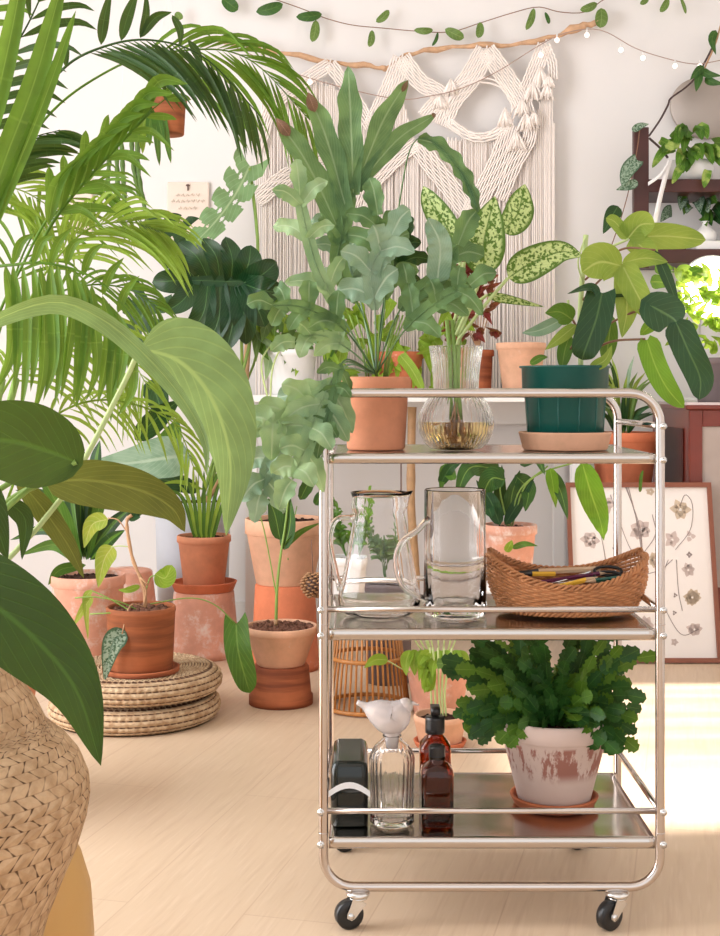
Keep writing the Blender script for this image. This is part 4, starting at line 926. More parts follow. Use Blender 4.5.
for c2, w2, m2 in (([(505, 480), (490, 480), (478, 510)], .03, 'lf_calathea'), ([(500, 470), (470, 468), (455, 500)], .026, 'lf_calathea'), ([(498, 520), (500, 495), (502, 465)], .02, 'lf_dark'), ([(510, 520), (512, 495), (520, 470)], .02, 'lf_calathea'), ([(492, 518), (486, 495), (492, 470)], .016, 'lf_dark'),
                   ([(515, 475), (528, 490), (525, 512)], .024, 'lf_calathea'), ([(548, 470), (560, 490), (568, 520)], .018, 'lf_calathea'), ([(550, 468), (553, 485), (556, 508)], .016, 'lf_calathea_l'), ([(582, 462), (590, 490), (600, 520), (604, 540)], .034, 'lf_calathea_l'), ([(520, 465), (535, 455), (545, 475)], .02, 'lf_calathea'), ([(455, 480), (445, 470), (440, 495)], .016, 'lf_green'), ([(440, 485), (450, 468), (462, 462)], .015, 'lf_dark'), ([(500, 525), (490, 500), (476, 480)], .02, 'lf_dark'), ([(505, 525), (520, 500), (535, 475)], .016, 'lf_dark')):
    leaf(t, [(a, b, ly + R.uniform(-.05, .03)) for a, b in c2], w2, m2, prof='ovate', wave=.12, n=18)
for L in ([(510, 526), (520, 490), (548, 466)], [(512, 526), (530, 480), (582, 460)], [(508, 526), (500, 490), (505, 478)]): stalk(t, [(a, b, ly) for a, b in L], .0022)
leaf(t, [(506, 552, ly - .1), (510, 545, ly - .12), (512, 540, ly - .12)], .010, 'lf_lime'); leaf(t, [(512, 548, ly - .1), (525, 544, ly - .12), (538, 546, ly - .12)], .008, 'lf_green')

# rattan stand with small white pot
y = 1.33; x = xx(367, y); s = rr(1, y)
t = thing('rattan_stand', (x, y, 0), 'low round rattan cane stand on the floor seen behind bottom shelf', 'plant stand')
zt = .225
for nm, z, r in (('top_ring', zt, .080), ('middle_ring', .13, .092), ('bottom_ring', .008, .106)):
    mb = MB(); mb.tube([V((x + r * cos(a), y + r * sin(a), z)) for a in [2 * pi * j / 40 for j in range(40)]], .0055, 8, closed=True); make(nm, mb, 'rattan', t)
mb = MB()
for j in range(44):
    a = 2 * pi * j / 44; mb.tube([(x + .079 * cos(a), y + .079 * sin(a), zt), (x + .106 * cos(a), y + .106 * sin(a), .008)], .0028, 6)
make('cane', mb, 'rattan', t)
mb = MB(); mb.lathe([(0, zt), (.078, zt), (.078, zt + .006), (0, zt + .006)], (x, y, 0), 40); make('top', mb, 'rattan', t)
y = 1.33; x = xx(346, y)
t = thing('small_fern', (x, y, .231), 'small feathery green plant in a whitish pot on the rattan stand', 'potted plant')
pot(t, x, y, .231, rr(19, y), rr(15, y), zz(556, y) - .231, 'white_cer')
for i in range(10):
    a = R.uniform(-1, 1); autofrond(t, [(346, 556, y), (346 + a * 12, 535, y), (346 + a * 24, R.uniform(490, 525), y + R.uniform(-.04, .04))], 5, 11, R.choice(('lf_green', 'lf_calathea_l', 'lf_fern')), .004, Yd=y, r0=.25, droop=1)
y = 1.62; t = thing('trailing_fern', (xx(388, y), y, 0), 'dark pot with fine leaved plant seen through the glass pitcher', 'potted plant')
pot(t, xx(388, y), y, 0, .075, .06, zz(575, y), 'grey_pot')
for i in range(9):
    a = R.uniform(-1, 1); autofrond(t, [(388, 572, y), (388 + a * 14, 550, y), (388 + a * 30, R.uniform(510, 550), y + R.uniform(-.04, .04))], 6, 12, R.choice(('lf_green', 'lf_fern', 'lf_hoya')), .004, Yd=y, r0=.25, droop=1)

# two pots seen through the bottom of the trolley
y = 1.12; x = xx(438, y); s = rr(1, y)
t = thing('papaya_seedling', (xx(436, 1.2), 1.2, 0), 'pale tilted-looking terracotta pot with lime stems behind the bird bottle', 'potted plant')
pot(t, xx(438, 1.28), 1.28, 0, .082, .06, zz(662, 1.28), 'terra_pink')
for i in range(12):
    a = R.uniform(-1, 1); stalk(t, [(438 + a * 10, 662, 1.28), (437 + a * 18, 650, 1.26), (436 + a * 24, 640, 1.25)], .002, 'stem_pale')
    leaf(t, [(436 + a * 30, 650, 1.25), (436 + a * 34, 662, 1.22), (438 + a * 36, 676, 1.2)], .016, 'lf_lime', roll=R.uniform(-.6, .6))
leaf(t, [(388, 660, 1.2), (375, 660, 1.2), (364, 668, 1.2)], .014, 'lf_lime', stem=[(430, 668, 1.28), (410, 672, 1.24), (388, 661, 1.2)], smat='stem_pale')
y = .98; x = xx(440, y); s = rr(1, y)
saucer(x, y, 0, .060, .014, 'dark red saucer on the floor under the small pot behind amber bottles', 'terra_red')
t = thing('leggy_seedling', (x, y, .0062), 'small round terracotta pot with tall lime stems directly behind the amber bottles', 'potted plant')
pot(t, x, y, .0062, .059, .048, zz(714, y) - .0062, 'terra_pale', rim=.012, lip=0)
for dx, ex in ((-6, -8), (-2, -5), (2, 0), (5, 6), (8, 14)): stalk(t, [(438 + dx, 716, y), (437 + dx, 690, y), (438 + ex, 648, y)], .0024, 'stem_pale')
for i in range(8): a = R.uniform(-1, 1); leaf(t, [(438 + a * 8, R.uniform(650, 680), y), (438 + a * 16, R.uniform(655, 690), y - .01), (438 + a * 20, R.uniform(665, 695), y - .02)], .012, 'lf_lime')

# pine cone beside the trolley's left post, sits on the red upturned pot rim
cz = thing('pine_cone', at(313, 600, 1.5), 'golden brown pine cone ornament hanging just left of trolley post', 'ornament'); mb = MB(); c0 = at(313, 585, 1.5)
for i in range(90):
    g = i * 2.399; q = i / 90; r = .027 * sin(pi * (.12 + .8 * q)); p = c0 + V((r * cos(g), r * sin(g), .032 - .064 * q)); o = V((cos(g), sin(g), -.3)).normalized(); mb.blob(p + o * .003, .0065, 6, 4, (1, 1, .45))
make('scales', mb, 'pine', cz); mb = MB(); mb.blob(c0, .02, 10, 8, (1, 1, 1.5)); make('core', mb, 'cord', cz)
mb = MB(); mb.tube([c0 + V((0, 0, .03)), c0 + V((-.004, .001, .12))], .001, 5); make('string', mb, 'cord', cz)

# ------------------------------------------------------------------ right: framed print, orange pot, cabinet, shelf
pa, pb = .607, 1.045; yb_, yt_ = 1.862, 1.985; zt = .519
t = thing('framed_botanical_print', ((pa + pb) / 2, yb_, 0), 'botanical print in a thin brown frame leaning on the floor at right', 'framed print')
def fp(u, v, o=0):   # u across 0..1, v up 0..1, o outwards
    nrm = V((0, -zt, yt_ - yb_)).normalized() * -1; nrm = V((0, -zt, (yt_ - yb_))).normalized()
    return V((pa + (pb - pa) * u, yb_ + (yt_ - yb_) * v, zt * v)) + nrm * o
def bar(u0, v0, u1, v1):
    mb = MB(); b = len(mb.v)
    for o in (0, .014):
        for u, v in ((u0, v0), (u1, v0), (u1, v1), (u0, v1)): mb.v.append(fp(u, v, o)); mb.uv.append((u, v))
    mb.f += [(3, 2, 1, 0), (4, 5, 6, 7), (0, 1, 5, 4), (1, 2, 6, 5), (2, 3, 7, 6), (3, 0, 4, 7)]; return mb
for r_ in ((0, 0, 1, .026), (0, .974, 1, 1), (0, .026, .028, .974), (.972, .026, 1, .974)): make('frame_rail', bar(*r_), 'walnut', t, False)
mb = MB(); mb.grid([[fp(.028, .026, .004), fp(.972, .026, .004)], [fp(.028, .974, .004), fp(.972, .974, .004)]]); make('paper', mb, 'paper', t, False)
def fpx(px, py):     # pixel on the print's plane -> u, v
    v = (660 - py) / (660 - 483); X = xx(px, yb_ + (yt_ - yb_) * v); return (X - pa) / (pb - pa), v
def ink(L, r, mat, name='drawn_stem'):
    mb = MB(); P = cat([V((*fpx(*p), 0)) for p in L], 14); mb.tube([fp(p[0], p[1], .0045) for p in P], r, 4); make(name, mb, mat, t)
for L in ([(628, 487), (636, 520), (641, 550)], [(626, 487), (634, 512), (641, 545), (640, 600)], [(625, 487), (632, 505), (640, 530), (642, 560), (640, 600)], [(642, 555), (655, 535), (652, 515)], [(675, 550), (690, 530), (692, 505), (685, 495), (680, 505)], [(642, 580), (625, 560), (612, 548)], [(642, 575), (660, 570), (672, 560)], [(676, 560), (678, 590), (682, 610)], [(640, 560), (628, 545), (610, 495)], [(652, 560), (660, 575), (668, 560)], [(660, 600), (680, 632), (698, 628)], [(590, 600), (605, 570), (600, 530)]): ink(L, .0012, 'ink')
def petals(px, py, r, mat, n=6, name='drawn_flower'):
    mb = MB(); u0, v0 = fpx(px, py); cc = fp(u0, v0, .0045)
    ex = V((1, 0, 0)); ev = (fp(0, 1) - fp(0, 0)).normalized(); nn = V((0, -zt, yt_ - yb_)).normalized()
    for i in range(n):
        a = 2 * pi * i / n + R.uniform(-.2, .2); d = ex * cos(a) + ev * sin(a); blade(mb, [cc + d * r * .1, cc + d * r * .55, cc + d * r * R.uniform(.8, 1.1)], r * .40, 'ovate', side=nn, n=6, m=1, cup=0, world=True)
    make(name, mb, mat, t)
for px, py, r, m_, n_ in ((680, 510, .032, 'ink_tan', 6), (640, 530, .035, 'ink_pink', 7), (605, 505, .030, 'ink_pink', 6), (590, 540, .030, 'ink_pink', 6), (672, 540, .026, 'ink_pink', 5), (655, 560, .026, 'ink_tan', 7), (690, 537, .018, 'ink_pink', 3), (689, 555, .010, 'ink', 4), (688, 570, .022, 'ink_pink', 6), (692, 597, .026, 'ink_tan', 12), (694, 628, .024, 'ink_pink', 7), (675, 595, .008, 'ink', 3), (674, 612, .008, 'ink', 3), (674, 640, .012, 'ink_pink', 5), (618, 570, .028, 'ink_pink', 7), (600, 620, .026, 'ink_tan', 6), (645, 625, .03, 'ink_pink', 7), (650, 492, .014, 'ink_tan', 5)): petals(px, py, r, m_, n_)

y = 2.18; x = xx(624, y); s = rr(1, y)
b_ = thing('wooden_crate', (x, y, 0), 'dark wooden plant crate hidden behind the framed print', 'crate'); zt2 = zz(492, y)
for j in range(4):
    z0 = j * zt2 / 4
    mb = MB(); mb.box((x - .11, y - .11, z0 + .004), (x + .11, y - .10, z0 + zt2 / 4 - .004)); mb.box((x - .11, y + .10, z0 + .004), (x + .11, y + .11, z0 + zt2 / 4 - .004)); mb.box((x - .11, y - .1, z0 + .004), (x - .10, y + .1, z0 + zt2 / 4 - .004)); mb.box((x + .10, y - .1, z0 + .004), (x + .11, y + .1, z0 + zt2 / 4 - .004)); make('slat', mb, 'maho_dark', b_, False)
for a in (-.098, .084):
    for c in (-.098, .084): mb = MB(); mb.box((x + a, y + c, 0), (x + a + .014, y + c + .014, zt2 - .01)); make('post', mb, 'maho_dark', b_, False)
mb = MB(); mb.box((x - .11, y - .11, zt2 - .01), (x + .11, y + .11, zt2)); make('lid', mb, 'maho_dark', b_, False)
t = thing('spiky_bromeliad', (x, y, zt2), 'spiky pale green plant in an orange terracotta pot behind the framed print', 'potted plant')
pot(t, x, y, zt2, 34 * s, 26 * s, zz(432, y) - zt2, M['terra_org'] if 'terra_org' in M else 'terra_red', rim=.03)
for i in range(34):
    a = R.uniform(-1, 1); h_ = R.uniform(20, 85); leaf(t, [(622 + a * 8, 434, y), (622 + a * 20, 434 - h_ * .7, y + R.uniform(-.05, .04)), (622 + a * 42, 434 - h_, y + R.uniform(-.12, .04))], .008, R.choice(('lf_hoya', 'lf_dark', 'lf_fern_blue', 'lf_phil_yel')), prof='lance', n=8, m=2, roll=R.uniform(-.7, .7))
leaf(t, [(640, 492, y - .26), (641, 478, y - .27), (643, 470, y - .28)], .005, 'lf_green', name='hanging_shoot', prof='strap')

cbx = .987; cy0, cy1 = 2.0, 2.5; cz1 = zz(403, cy0)
t = thing('mahogany_cabinet', (cbx + .25, 2.25, 0), 'glossy red mahogany cabinet with pale marble top standing at right', 'cabinet')
mb = MB(); mb.box((cbx, cy0 + .012, .03), (cbx + .6, cy1, cz1 - .02)); make('carcass', mb, 'maho', t, False)
mb = MB(); mb.box((cbx - .012, cy0 - .01, cz1 - .02), (cbx + .6, cy1, cz1 - .006)); make('cornice', mb, 'maho', t, False, bevel=.003)
mb = MB(); mb.box((cbx - .01, cy0 - .008, cz1 - .006), (cbx + .6, cy1, cz1 + .002)); make('top', mb, 'marble', t, False)
mb = MB(); mb.box((cbx, cy0, .03), (cbx + .04, cy0 + .012, cz1 - .02)); make('stile', mb, 'maho', t, False, bevel=.003)
mb = MB(); mb.box((cbx + .04, cy0, cz1 - .072), (cbx + .6, cy0 + .012, cz1 - .02)); make('top_rail', mb, 'maho', t, False, bevel=.003)
mb = MB(); mb.box((cbx + .04, cy0 + .006, .2), (cbx + .56, cy0 + .013, cz1 - .072)); make('door_panel', mb, 'stone', t, False)
mb = MB(); mb.box((cbx - .001, cy0 + .07, .08), (cbx - .006, cy1 - .06, cz1 - .08)); make('side_panel', mb, 'maho_dark', t, False, bevel=.002)
for px in (cbx + .01, cbx + .55):
    for py2 in (cy0 + .02, cy1 - .05): mb = MB(); mb.box((px, py2, 0), (px + .035, py2 + .035, .03)); make('foot', mb, 'maho', t, False)
TC = cz1 + .002
t = tp(716, 22, 18, 358, 'grey_pot', 'lamp_lit_seedlings', 'round grey pot of pale seedlings under grow lamp on the cabinet', Y=2.18, zb=TC)
mb = MB()
for i in range(100):
    x0, y0 = R.uniform(672, 735), R.uniform(275, 358)
    blade(mb, [(x0, y0, 2.24), (x0 + R.uniform(-6, 6), y0 - 6, 2.2), (x0 + R.uniform(-12, 12), y0 - R.uniform(0, 16), 2.18)], .012, 'ovate', roll=R.uniform(-1, 1), n=6, m=2)
make('foliage', mb, 'lf_lime', t)
g_ = thing('grow_lamp', at(712, 290, 2.30), 'bright white round grow lamp glowing behind pale seedlings at right', 'lamp')
c = at(712, 288, 2.30); q = V((0, -1, 0)).to_track_quat('Z', 'Y').to_matrix()
mb = MB(); mb.lathe([(0, .012), (.095, .012), (.10, .006)], c, 36, axis=q); make('glowing_disc', mb, 'grow', g_)
mb = MB(); mb.lathe([(.10, .006), (.106, .01), (.108, 0), (.10, -.02), (0, -.02)], c, 36, axis=q); make('housing', mb, 'white_paint', g_)
mb = MB(); mb.tube([c + V((0, .02, 0)), V((c.x, 2.47, c.z)), V((c.x, 2.47, TC))], .008, 10); mb.lathe([(0, 0), (.05, 0), (.05, .012), (0, .014)], (c.x, 2.47, TC), 28); make('stand', mb, 'white_paint', g_)

# wall shelf
sy0, sy1 = 2.30, 2.545
t = thing('wall_shelf', (xx(690, 2.4), 2.5, 1.1), 'dark mahogany two-board wall shelf holding pots and cups at upper right', 'shelf')
px0 = xx(634, sy0); mb = MB(); mb.box((px0, sy0, zz(268, sy0)), (px0 + rr(15, sy0), sy0 + .03, zz(127, sy0))); make('upright', mb, 'maho_dark', t, False, bevel=.002)
for yt, hpx in ((179, 13), (249, 14)):
    mb = MB(); mb.box((px0 + rr(14, sy0), sy0, zz(yt + hpx, sy0)), (px0 + .62, sy1, zz(yt, sy0))); make('board', mb, 'maho_dark', t, False, bevel=.003)
ZS1, ZS2 = zz(179, sy0), zz(249, sy0)
SY = 2.40
t = thing('pothos', (xx(690, SY), SY, ZS1), 'green pothos in a squat white pot on the upper wall shelf board', 'potted plant')
mb = MB(); xa = xx(690, SY); mb.lathe([(0, 0), (.06, 0), (.075, .02), (.078, .05), (.068, .075), (.062, .075), (.06, .06), (0, .06)], (xa, SY, ZS1), 40); make('pot', mb, 'white_cer', t)
for i in range(26):
    a = R.uniform(-1, 1); x0, y0 = 692 + a * 24, R.uniform(128, 160)
    leaf(t, [(x0, y0, 2.36), (x0 + a * 8, y0 + R.uniform(-4, 4), 2.33), (x0 + a * 20, y0 + R.uniform(4, 16), 2.3)], .026, R.choice(('lf_pothos', 'lf_green', 'lf_phil_mid')), prof='heart', lobe=.1, n=8, m=2, roll=R.uniform(-.4, .4))
for c2 in ([(668, 145, 2.34), (660, 155, 2.3), (652, 168, 2.28)], [(682, 165, 2.3), (678, 172, 2.28), (672, 184, 2.28)], [(708, 170, 2.3), (706, 178, 2.28), (704, 188, 2.27)], [(660, 140, 2.34), (672, 146, 2.3), (680, 144, 2.3)]): leaf(t, c2, .020, 'lf_pothos', prof='heart')
mc = V((xx(706, 2.5), 2.52, zz(107, 2.5))); mb = MB(); mb.lathe([(0, .006), (.108, .006), (.112, .002), (.112, -.006), (0, -.008)], mc, 60, axis=q, fn=lambda r, z, a, i: (r * (1 + .06 * cos(2 * a + .6)), z)); o = make('round_mirror', mb, 'mirror'); tag(o, 'oval taupe mirror on the wall behind the pothos at upper right', 'mirror')
mb = MB(); P = cat(pts3([(670, 160, 2.28), (662, 190, 2.27), (654, 226, 2.27)]), 10); mb.grid([[p + V((-.008, 0, 0)) for p in P], [p + V((.008, .003, 0)) for p in P]])
P = cat(pts3([(670, 160, 2.28), (660, 175, 2.27), (648, 184, 2.27)]), 8); mb.grid([[p + V((0, 0, .006)) for p in P], [p - V((0, .003, .006)) for p in P]]); o = make('white_ribbon', mb, 'ribbon', sol=.001); tag(o, 'white ribbon tied to the wall shelf upright, hanging down', 'ribbon')
mb = MB(); xb = xx(667, SY); mb.lathe([(0, 0), (.028, 0), (.03, .003), (.032, .072), (.030, .072), (.028, .006), (0, .006)], (xb, SY, ZS2), 32); o = make('glass_jar', mb, 'glass'); tag(o, 'clear glass jar half filled with brown grit on lower shelf board', 'jar')
mb = MB(); mb.lathe([(0, .0065), (.026, .0065), (.027, .035), (0, .036)], (xb, SY, ZS2), 24); o = make('brown_grit', mb, 'terra_brown'); tag(o, 'brown grit filling the lower half of glass jar', 'grit')
mb = MB(); xc = xx(703, SY); mb.lathe([(0, 0), (.03, 0), (.036, .012), (.036, .03), (.022, .045), (.012, .055), (.010, .066), (.014, .07), (.012, .07), (.008, .06), (0, .058)], (xc, SY - .03, ZS2 + .03), 32); o = make('white_vase', mb, 'white_cer'); tag(o, 'small round white vase on a white box, lower wall shelf board', 'vase')
mb = MB(); mb.box((xx(690, SY), SY - .08, ZS2), (xx(740, SY), SY + .06, ZS2 + .03)); o = make('white_box', mb, 'white_cer', smooth=False, bevel=.003); tag(o, 'low white fluted box on the lower wall shelf board', 'box')
t = thing('satin_plant', (xx(684, SY + .06), SY + .08, ZS2), 'dark leaved plant in grey pot at back of the lower shelf board', 'potted plant')
mb = MB(); mb.lathe([(0, 0), (.028, 0), (.034, .05), (.030, .05), (0, .045)], (xx(684, SY + .06), SY + .08, ZS2), 28); make('pot', mb, 'grey_pot', t)
for i in range(16):
    a = R.uniform(-1, 1); x0, y0 = 694 + a * 26, R.uniform(196, 215); leaf(t, [(x0, y0, 2.42), (x0 + 6 * a, y0 + 2, 2.38), (x0 + a * 14, y0 + R.uniform(2, 16), 2.35)], .022, R.choice(('lf_dark', 'lf_green', 'lf_satin')), n=8, m=2, roll=R.uniform(-.5, .5))
for i, (a, b, c, l_) in enumerate((((688, 268), (678, 272), (660, 282), 0), ((688, 268), (700, 270), (715, 280), 0), ((655, 266), (665, 268), (675, 270), 1), ((652, 280), (662, 284), (672, 290), 1), ((700, 268), (712, 276), (722, 286), 0))):
    pass
t = thing('heartleaf_vine', at(670, 262, 2.27), 'heart-leaved vine hanging under the lower wall shelf board', 'plant')
stalk(t, [(655, 268, 2.27), (675, 272, 2.27), (700, 268, 2.27), (722, 270, 2.27)], .002, name='vine')
for c2 in ([(655, 265, 2.26), (664, 268, 2.25), (674, 268, 2.24)], [(650, 282, 2.26), (660, 282, 2.25), (674, 286, 2.24)], [(703, 268, 2.26), (692, 275, 2.25), (677, 286, 2.24)], [(698, 268, 2.26), (706, 278, 2.25), (712, 288, 2.24)], [(675, 270, 2.26), (690, 272, 2.25), (702, 268, 2.24)]): leaf(t, c2, .024, 'lf_phil_mid', prof='ovate', n=10)
# satin pothos trailing at the post
t = thing('trailing_satin_pothos', at(641, 127, 2.3), 'silvery satin pothos vine trailing down beside the shelf upright', 'plant')
stalk(t, [(640, 127, 2.29), (637, 150, 2.28), (630, 185, 2.28), (622, 215, 2.28), (610, 250, 2.3)], .0016, 'stem_red', 'vine')
leaf(t, [(637, 160, 2.27), (628, 170, 2.26), (622, 186, 2.25)], .034, 'lf_satin', prof='heart', lobe=.1); leaf(t, [(638, 182, 2.27), (628, 186, 2.26), (616, 190, 2.26)], .016, 'lf_satin')
leaf(t, [(618, 206, 2.28), (611, 218, 2.27), (603, 234, 2.27)], .026, 'lf_dark', prof='ovate', label='dark leaf at the vine end'); leaf(t, [(632, 131, 2.28), (640, 126, 2.27), (649, 124, 2.27)], .012, 'lf_satin')
# twig and string at upper right
mb = MB(); mb.tube(cat(pts3([(649, 136, 2.4), (660, 120, 2.42), (668, 105, 2.45), (671, 98, 2.46), (685, 88, 2.48), (695, 78, 2.5), (706, 60, 2.52), (716, 40, 2.52)]), 24), .0035, 6); mb.tube(cat(pts3([(649, 138, 2.4), (660, 148, 2.4), (668, 158, 2.4)]), 8), .004, 6); o = make('dark_twig', mb, 'red_wire'); tag(o, 'crooked dark twig rising from the shelf upright on the wall', 'twig')

# ------------------------------------------------------------------ wall decoration
WY = 2.505
t = thing('driftwood_branch', at(410, 60, WY), 'knotty driftwood branch hung on the wall carrying the macrame', 'branch')
mb = MB(); L = [(212, 38), (245, 45), (280, 52), (330, 62), (370, 66), (388, 68), (404, 57), (430, 50), (470, 46), (520, 44), (555, 36), (580, 27), (598, 22)]
P = cat(pts3([(a, b, WY) for a, b in L]), 60); mb.tube([p + V((0, .004 * sin(i * .9), .003 * sin(i * 1.7))) for i, p in enumerate(P)], [.0085 + .0025 * sin(i * 1.1) + (.006 if 52 < i < 57 else 0) for i in range(61)], 9); make('branch', mb, 'branchm', t)
mb = MB(); mb.blob(at(385, 68, WY - .008), .006, 8, 6); mb.blob(at(584, 27, WY - .01), .008, 8, 6); make('knot', mb, 'branchm', t)
t = thing('macrame_hanging', at(410, 70, WY), 'large cream cotton macrame wall hanging with long fringe under the branch', 'wall hanging')
def ztop(px):      # where the fringe starts
    pts = [(256, 150), (262, 100), (290, 82), (330, 80), (372, 128), (400, 85), (414, 140), (440, 135), (480, 138), (512, 135), (530, 130), (552, 62)]
    for (a, b), (c, d) in zip(pts, pts[1:]):
        if a <= px <= c: return b + (d - b) * (px - a) / (c - a)
    return 120
mb = MB()
for i in range(150):
    px = 256 + i * 298 / 149; y0 = WY + R.uniform(-.004, .006)
    zt_ = ztop(px) + R.uniform(0, 6); pe = R.uniform(396, 412)
    mb.tube(pts3([(px, zt_, y0), (px + R.uniform(-.6, .6), (zt_ + pe) / 2, y0), (px + R.uniform(-1, 1), pe, y0)]), .0031, 5, cap=False)
make('fringe', mb, 'cream', t)
def rope(L, wpx, n=5, rad=.0035, name='knotted_band', mat='cream', twist=0):
    mb = MB(); P = cat(pts3([(a, b, WY - .014) for a, b in L]), 26)
    for k in range(n):
        o = (k / (n - 1) - .5) * wpx if n > 1 else 0; pts = []
        for i, p in enumerate(P):
            T = (P[min(i + 1, 26)] - P[max(i - 1, 0)]).normalized(); S = T.cross(V((0, 1, 0))).normalized(); pts.append(p + S * rr(o, WY) + V((0, -.003 * abs(sin(i * .9 + k)), 0)) + S * .0011 * sin(i * 1.6 + k * 2))
        mb.tube(pts, rad, 5)
    return make(name, mb, mat, t)
for L, w in (([(330, 64), (300, 84), (272, 108), (258, 150)], 12), ([(330, 64), (352, 95), (372, 128)], 12), ([(402, 58), (390, 90), (372, 128)], 18), ([(402, 58), (420, 82), (440, 96), (425, 118)], 16), ([(486, 50), (470, 78), (452, 100), (440, 125)], 20), ([(486, 50), (502, 72), (515, 92), (522, 105)], 18),
             ([(545, 45), (535, 70), (526, 92)], 14), ([(545, 45), (552, 62), (553, 80)], 8), ([(355, 216), (365, 190), (392, 160), (416, 140)], 18), ([(416, 142), (432, 165), (452, 190), (470, 215)], 18), ([(448, 122), (470, 136), (490, 136), (512, 122)], 8), ([(512, 125), (500, 158), (484, 190), (468, 218)], 18), ([(256, 200), (290, 175), (330, 160)], 16), ([(525, 100), (530, 135), (515, 165), (500, 200)], 12)):
    rope(L, w, max(3, int(w / 1.9)))
rope([(446, 110), (448, 98), (460, 86), (478, 80), (498, 84), (510, 95), (514, 110), (508, 124), (494, 134), (478, 136), (460, 131), (448, 120), (446, 110)], 4, 2, name='ring')
for a, b in ((330, 64), (402, 58), (486, 50), (545, 44), (262, 50)):
    mb = MB(); c = at(a, b, WY); mb.tube([c + V((.004 * cos(w_), .014 * sin(w_), .015 * cos(w_))) for w_ in [2 * pi * j / 16 for j in range(16)]], .003, 6, closed=True); make('hanging_loop', mb, 'cream', t)
for a, b, sz in ((540, 78, 11), (533, 92, 11), (547, 92, 9), (526, 122, 10), (516, 142, 11), (534, 120, 9), (505, 118, 10), (522, 108, 9), (451, 88, 9), (440, 102, 8), (548, 82, 7)):
    mb = MB(); c = at(a, b, WY - .02)
    for j in range(22):
        w_ = R.uniform(-.55, .55); l_ = rr(sz, WY) * 2.0 * R.uniform(.75, 1); p0 = c + V((0, 0, rr(sz, WY))); mb.tube([p0, p0 + V((sin(w_) * l_ * .55, -.006 + R.uniform(-.006, .006), -l_ * .5)), p0 + V((sin(w_) * l_, R.uniform(-.008, .006), -l_))], [.0035, .0045, .003], 5)
    make('tassel', mb, 'cotton_tuft', t)
# hoya garland
t = thing('hoya_garland', at(430, 25, 2.53), 'hoya vine with oval leaves strung along the top of the wall', 'plant')
L = [(226, -8), (262, -4), (300, 8), (325, 18), (352, 25), (382, 28), (415, 31), (450, 32), (480, 23), (512, 13), (538, 7), (560, 12), (585, 12), (603, 0), (625, -10)]
stalk(t, [(a, b, 2.52) for a, b in L], .0016, 'stem_red', 'vine', 50)
for a, b, c, d, w, m_ in ((222, -2, 238, 10, .022, 0), (256, 12, 283, 4, .020, 0), (322, 14, 296, 17, .017, 0), (316, 20, 312, 42, .016, 1), (376, 22, 389, 10, .013, 1), (372, 30, 369, 47, .012, 1), (414, 30, 433, 30, .012, 1), (438, 32, 432, 46, .006, 0), (445, 29, 464, 38, .018, 1), (480, 22, 478, 38, .014, 1), (534, 8, 526, 30, .012, 1), (545, 12, 549, 24, .007, 0), (601, 8, 600, 28, .022, 1), (597, 3, 580, 10, .014, 1), (648, -4, 640, 4, .01, 1), (668, -2, 660, 12, .012, 1), (680, -4, 686, 14, .006, 1), (176, 12, 180, 20, .014, 1)):
    leaf(t, [(a, b, 2.51), ((a + c) / 2 + 1, (b + d) / 2 + 1, 2.495), (c, d, 2.50)], w, 'lf_hoya' if m_ else 'lf_hoya_d', prof='round', n=10)
# fairy lights
t = thing('fairy_lights', at(560, 40, 2.52), 'string of small round fairy lights on a thin brown wire', 'string lights')
L = [(215, 38), (300, 75), (390, 98), (430, 96), (465, 87), (500, 70), (535, 48), (565, 33), (600, 30), (635, 48), (665, 58), (695, 64), (722, 60)]
stalk(t, [(a, b, 2.47) for a, b in L], .0016, 'wire', 'wire', 60)
for a, b in ((557, 40), (587, 35), (621, 50), (643, 58), (675, 66), (700, 66), (541, 55), (310, 82), (402, 100)):
    mb = MB(); mb.blob(at(a, b, 2.47), .0085, 12, 8); bb = make('bulb', mb, 'bulb', t)
    mb = MB(); mb.tube([at(a, b - 3, 2.47), at(a, b - 6, 2.47)], .003, 6); make('socket', mb, 'white_paint', bb)
t = thing('corner_vine', at(715, 60, 2.5), 'green vine of pointed leaves hanging from the top right corner', 'plant')
stalk(t, [(722, 20, 2.48), (715, 45, 2.46), (706, 65, 2.45), (700, 80, 2.44)], .003, 'stem_tan', 'vine')
for c2 in ([(702, 70, 2.44), (708, 74, 2.42), (722, 76, 2.4)], [(700, 72, 2.44), (698, 82, 2.42), (696, 92, 2.42)], [(705, 78, 2.44), (712, 82, 2.42), (724, 84, 2.4)], [(704, 66, 2.44), (697, 72, 2.43), (690, 80, 2.43)], [(716, 30, 2.46), (712, 40, 2.45), (716, 55, 2.44)]): leaf(t, c2, .014, 'lf_hoya_d', n=8)
# cards
def card(a, b, c, d, label):
    t = thing('pinned_card', at((a + c) / 2, d, 2.54), label, 'card'); p, q2 = at(a, d, 2.535), at(c, b, 2.535); mb = MB(); mb.box((p.x, 2.535, p.z), (q2.x, 2.5498, q2.z)); make('card', mb, 'card', t, False, bevel=.004)
    mb = MB(); mb.blob(V(((p.x + q2.x) / 2, 2.53, q2.z - .012)), .007, 8, 6, (1, .5, .6)); mb.tube([V(((p.x + q2.x) / 2, 2.53, q2.z - .012)), V(((p.x + q2.x) / 2, 2.53, q2.z - .03))], .0025, 5); make('pin', mb, 'cord', t); return t
cd = card(167, 182, 209, 252, 'pale beige card pinned to the wall above the monstera')
mb = MB()
for r_, (n_, yy) in enumerate(((5, 195), (7, 201), (4, 208))):
    for i in range(n_): P = [at(188 - n_ * 2.4 + i * 5 + q * 1.1, yy + 1.6 * sin(q * 2.2 + i), 2.53) for q in range(4)]; mb.tube(P, .0011, 4)
make('faint_handwriting', mb, 'ink_tan', cd)
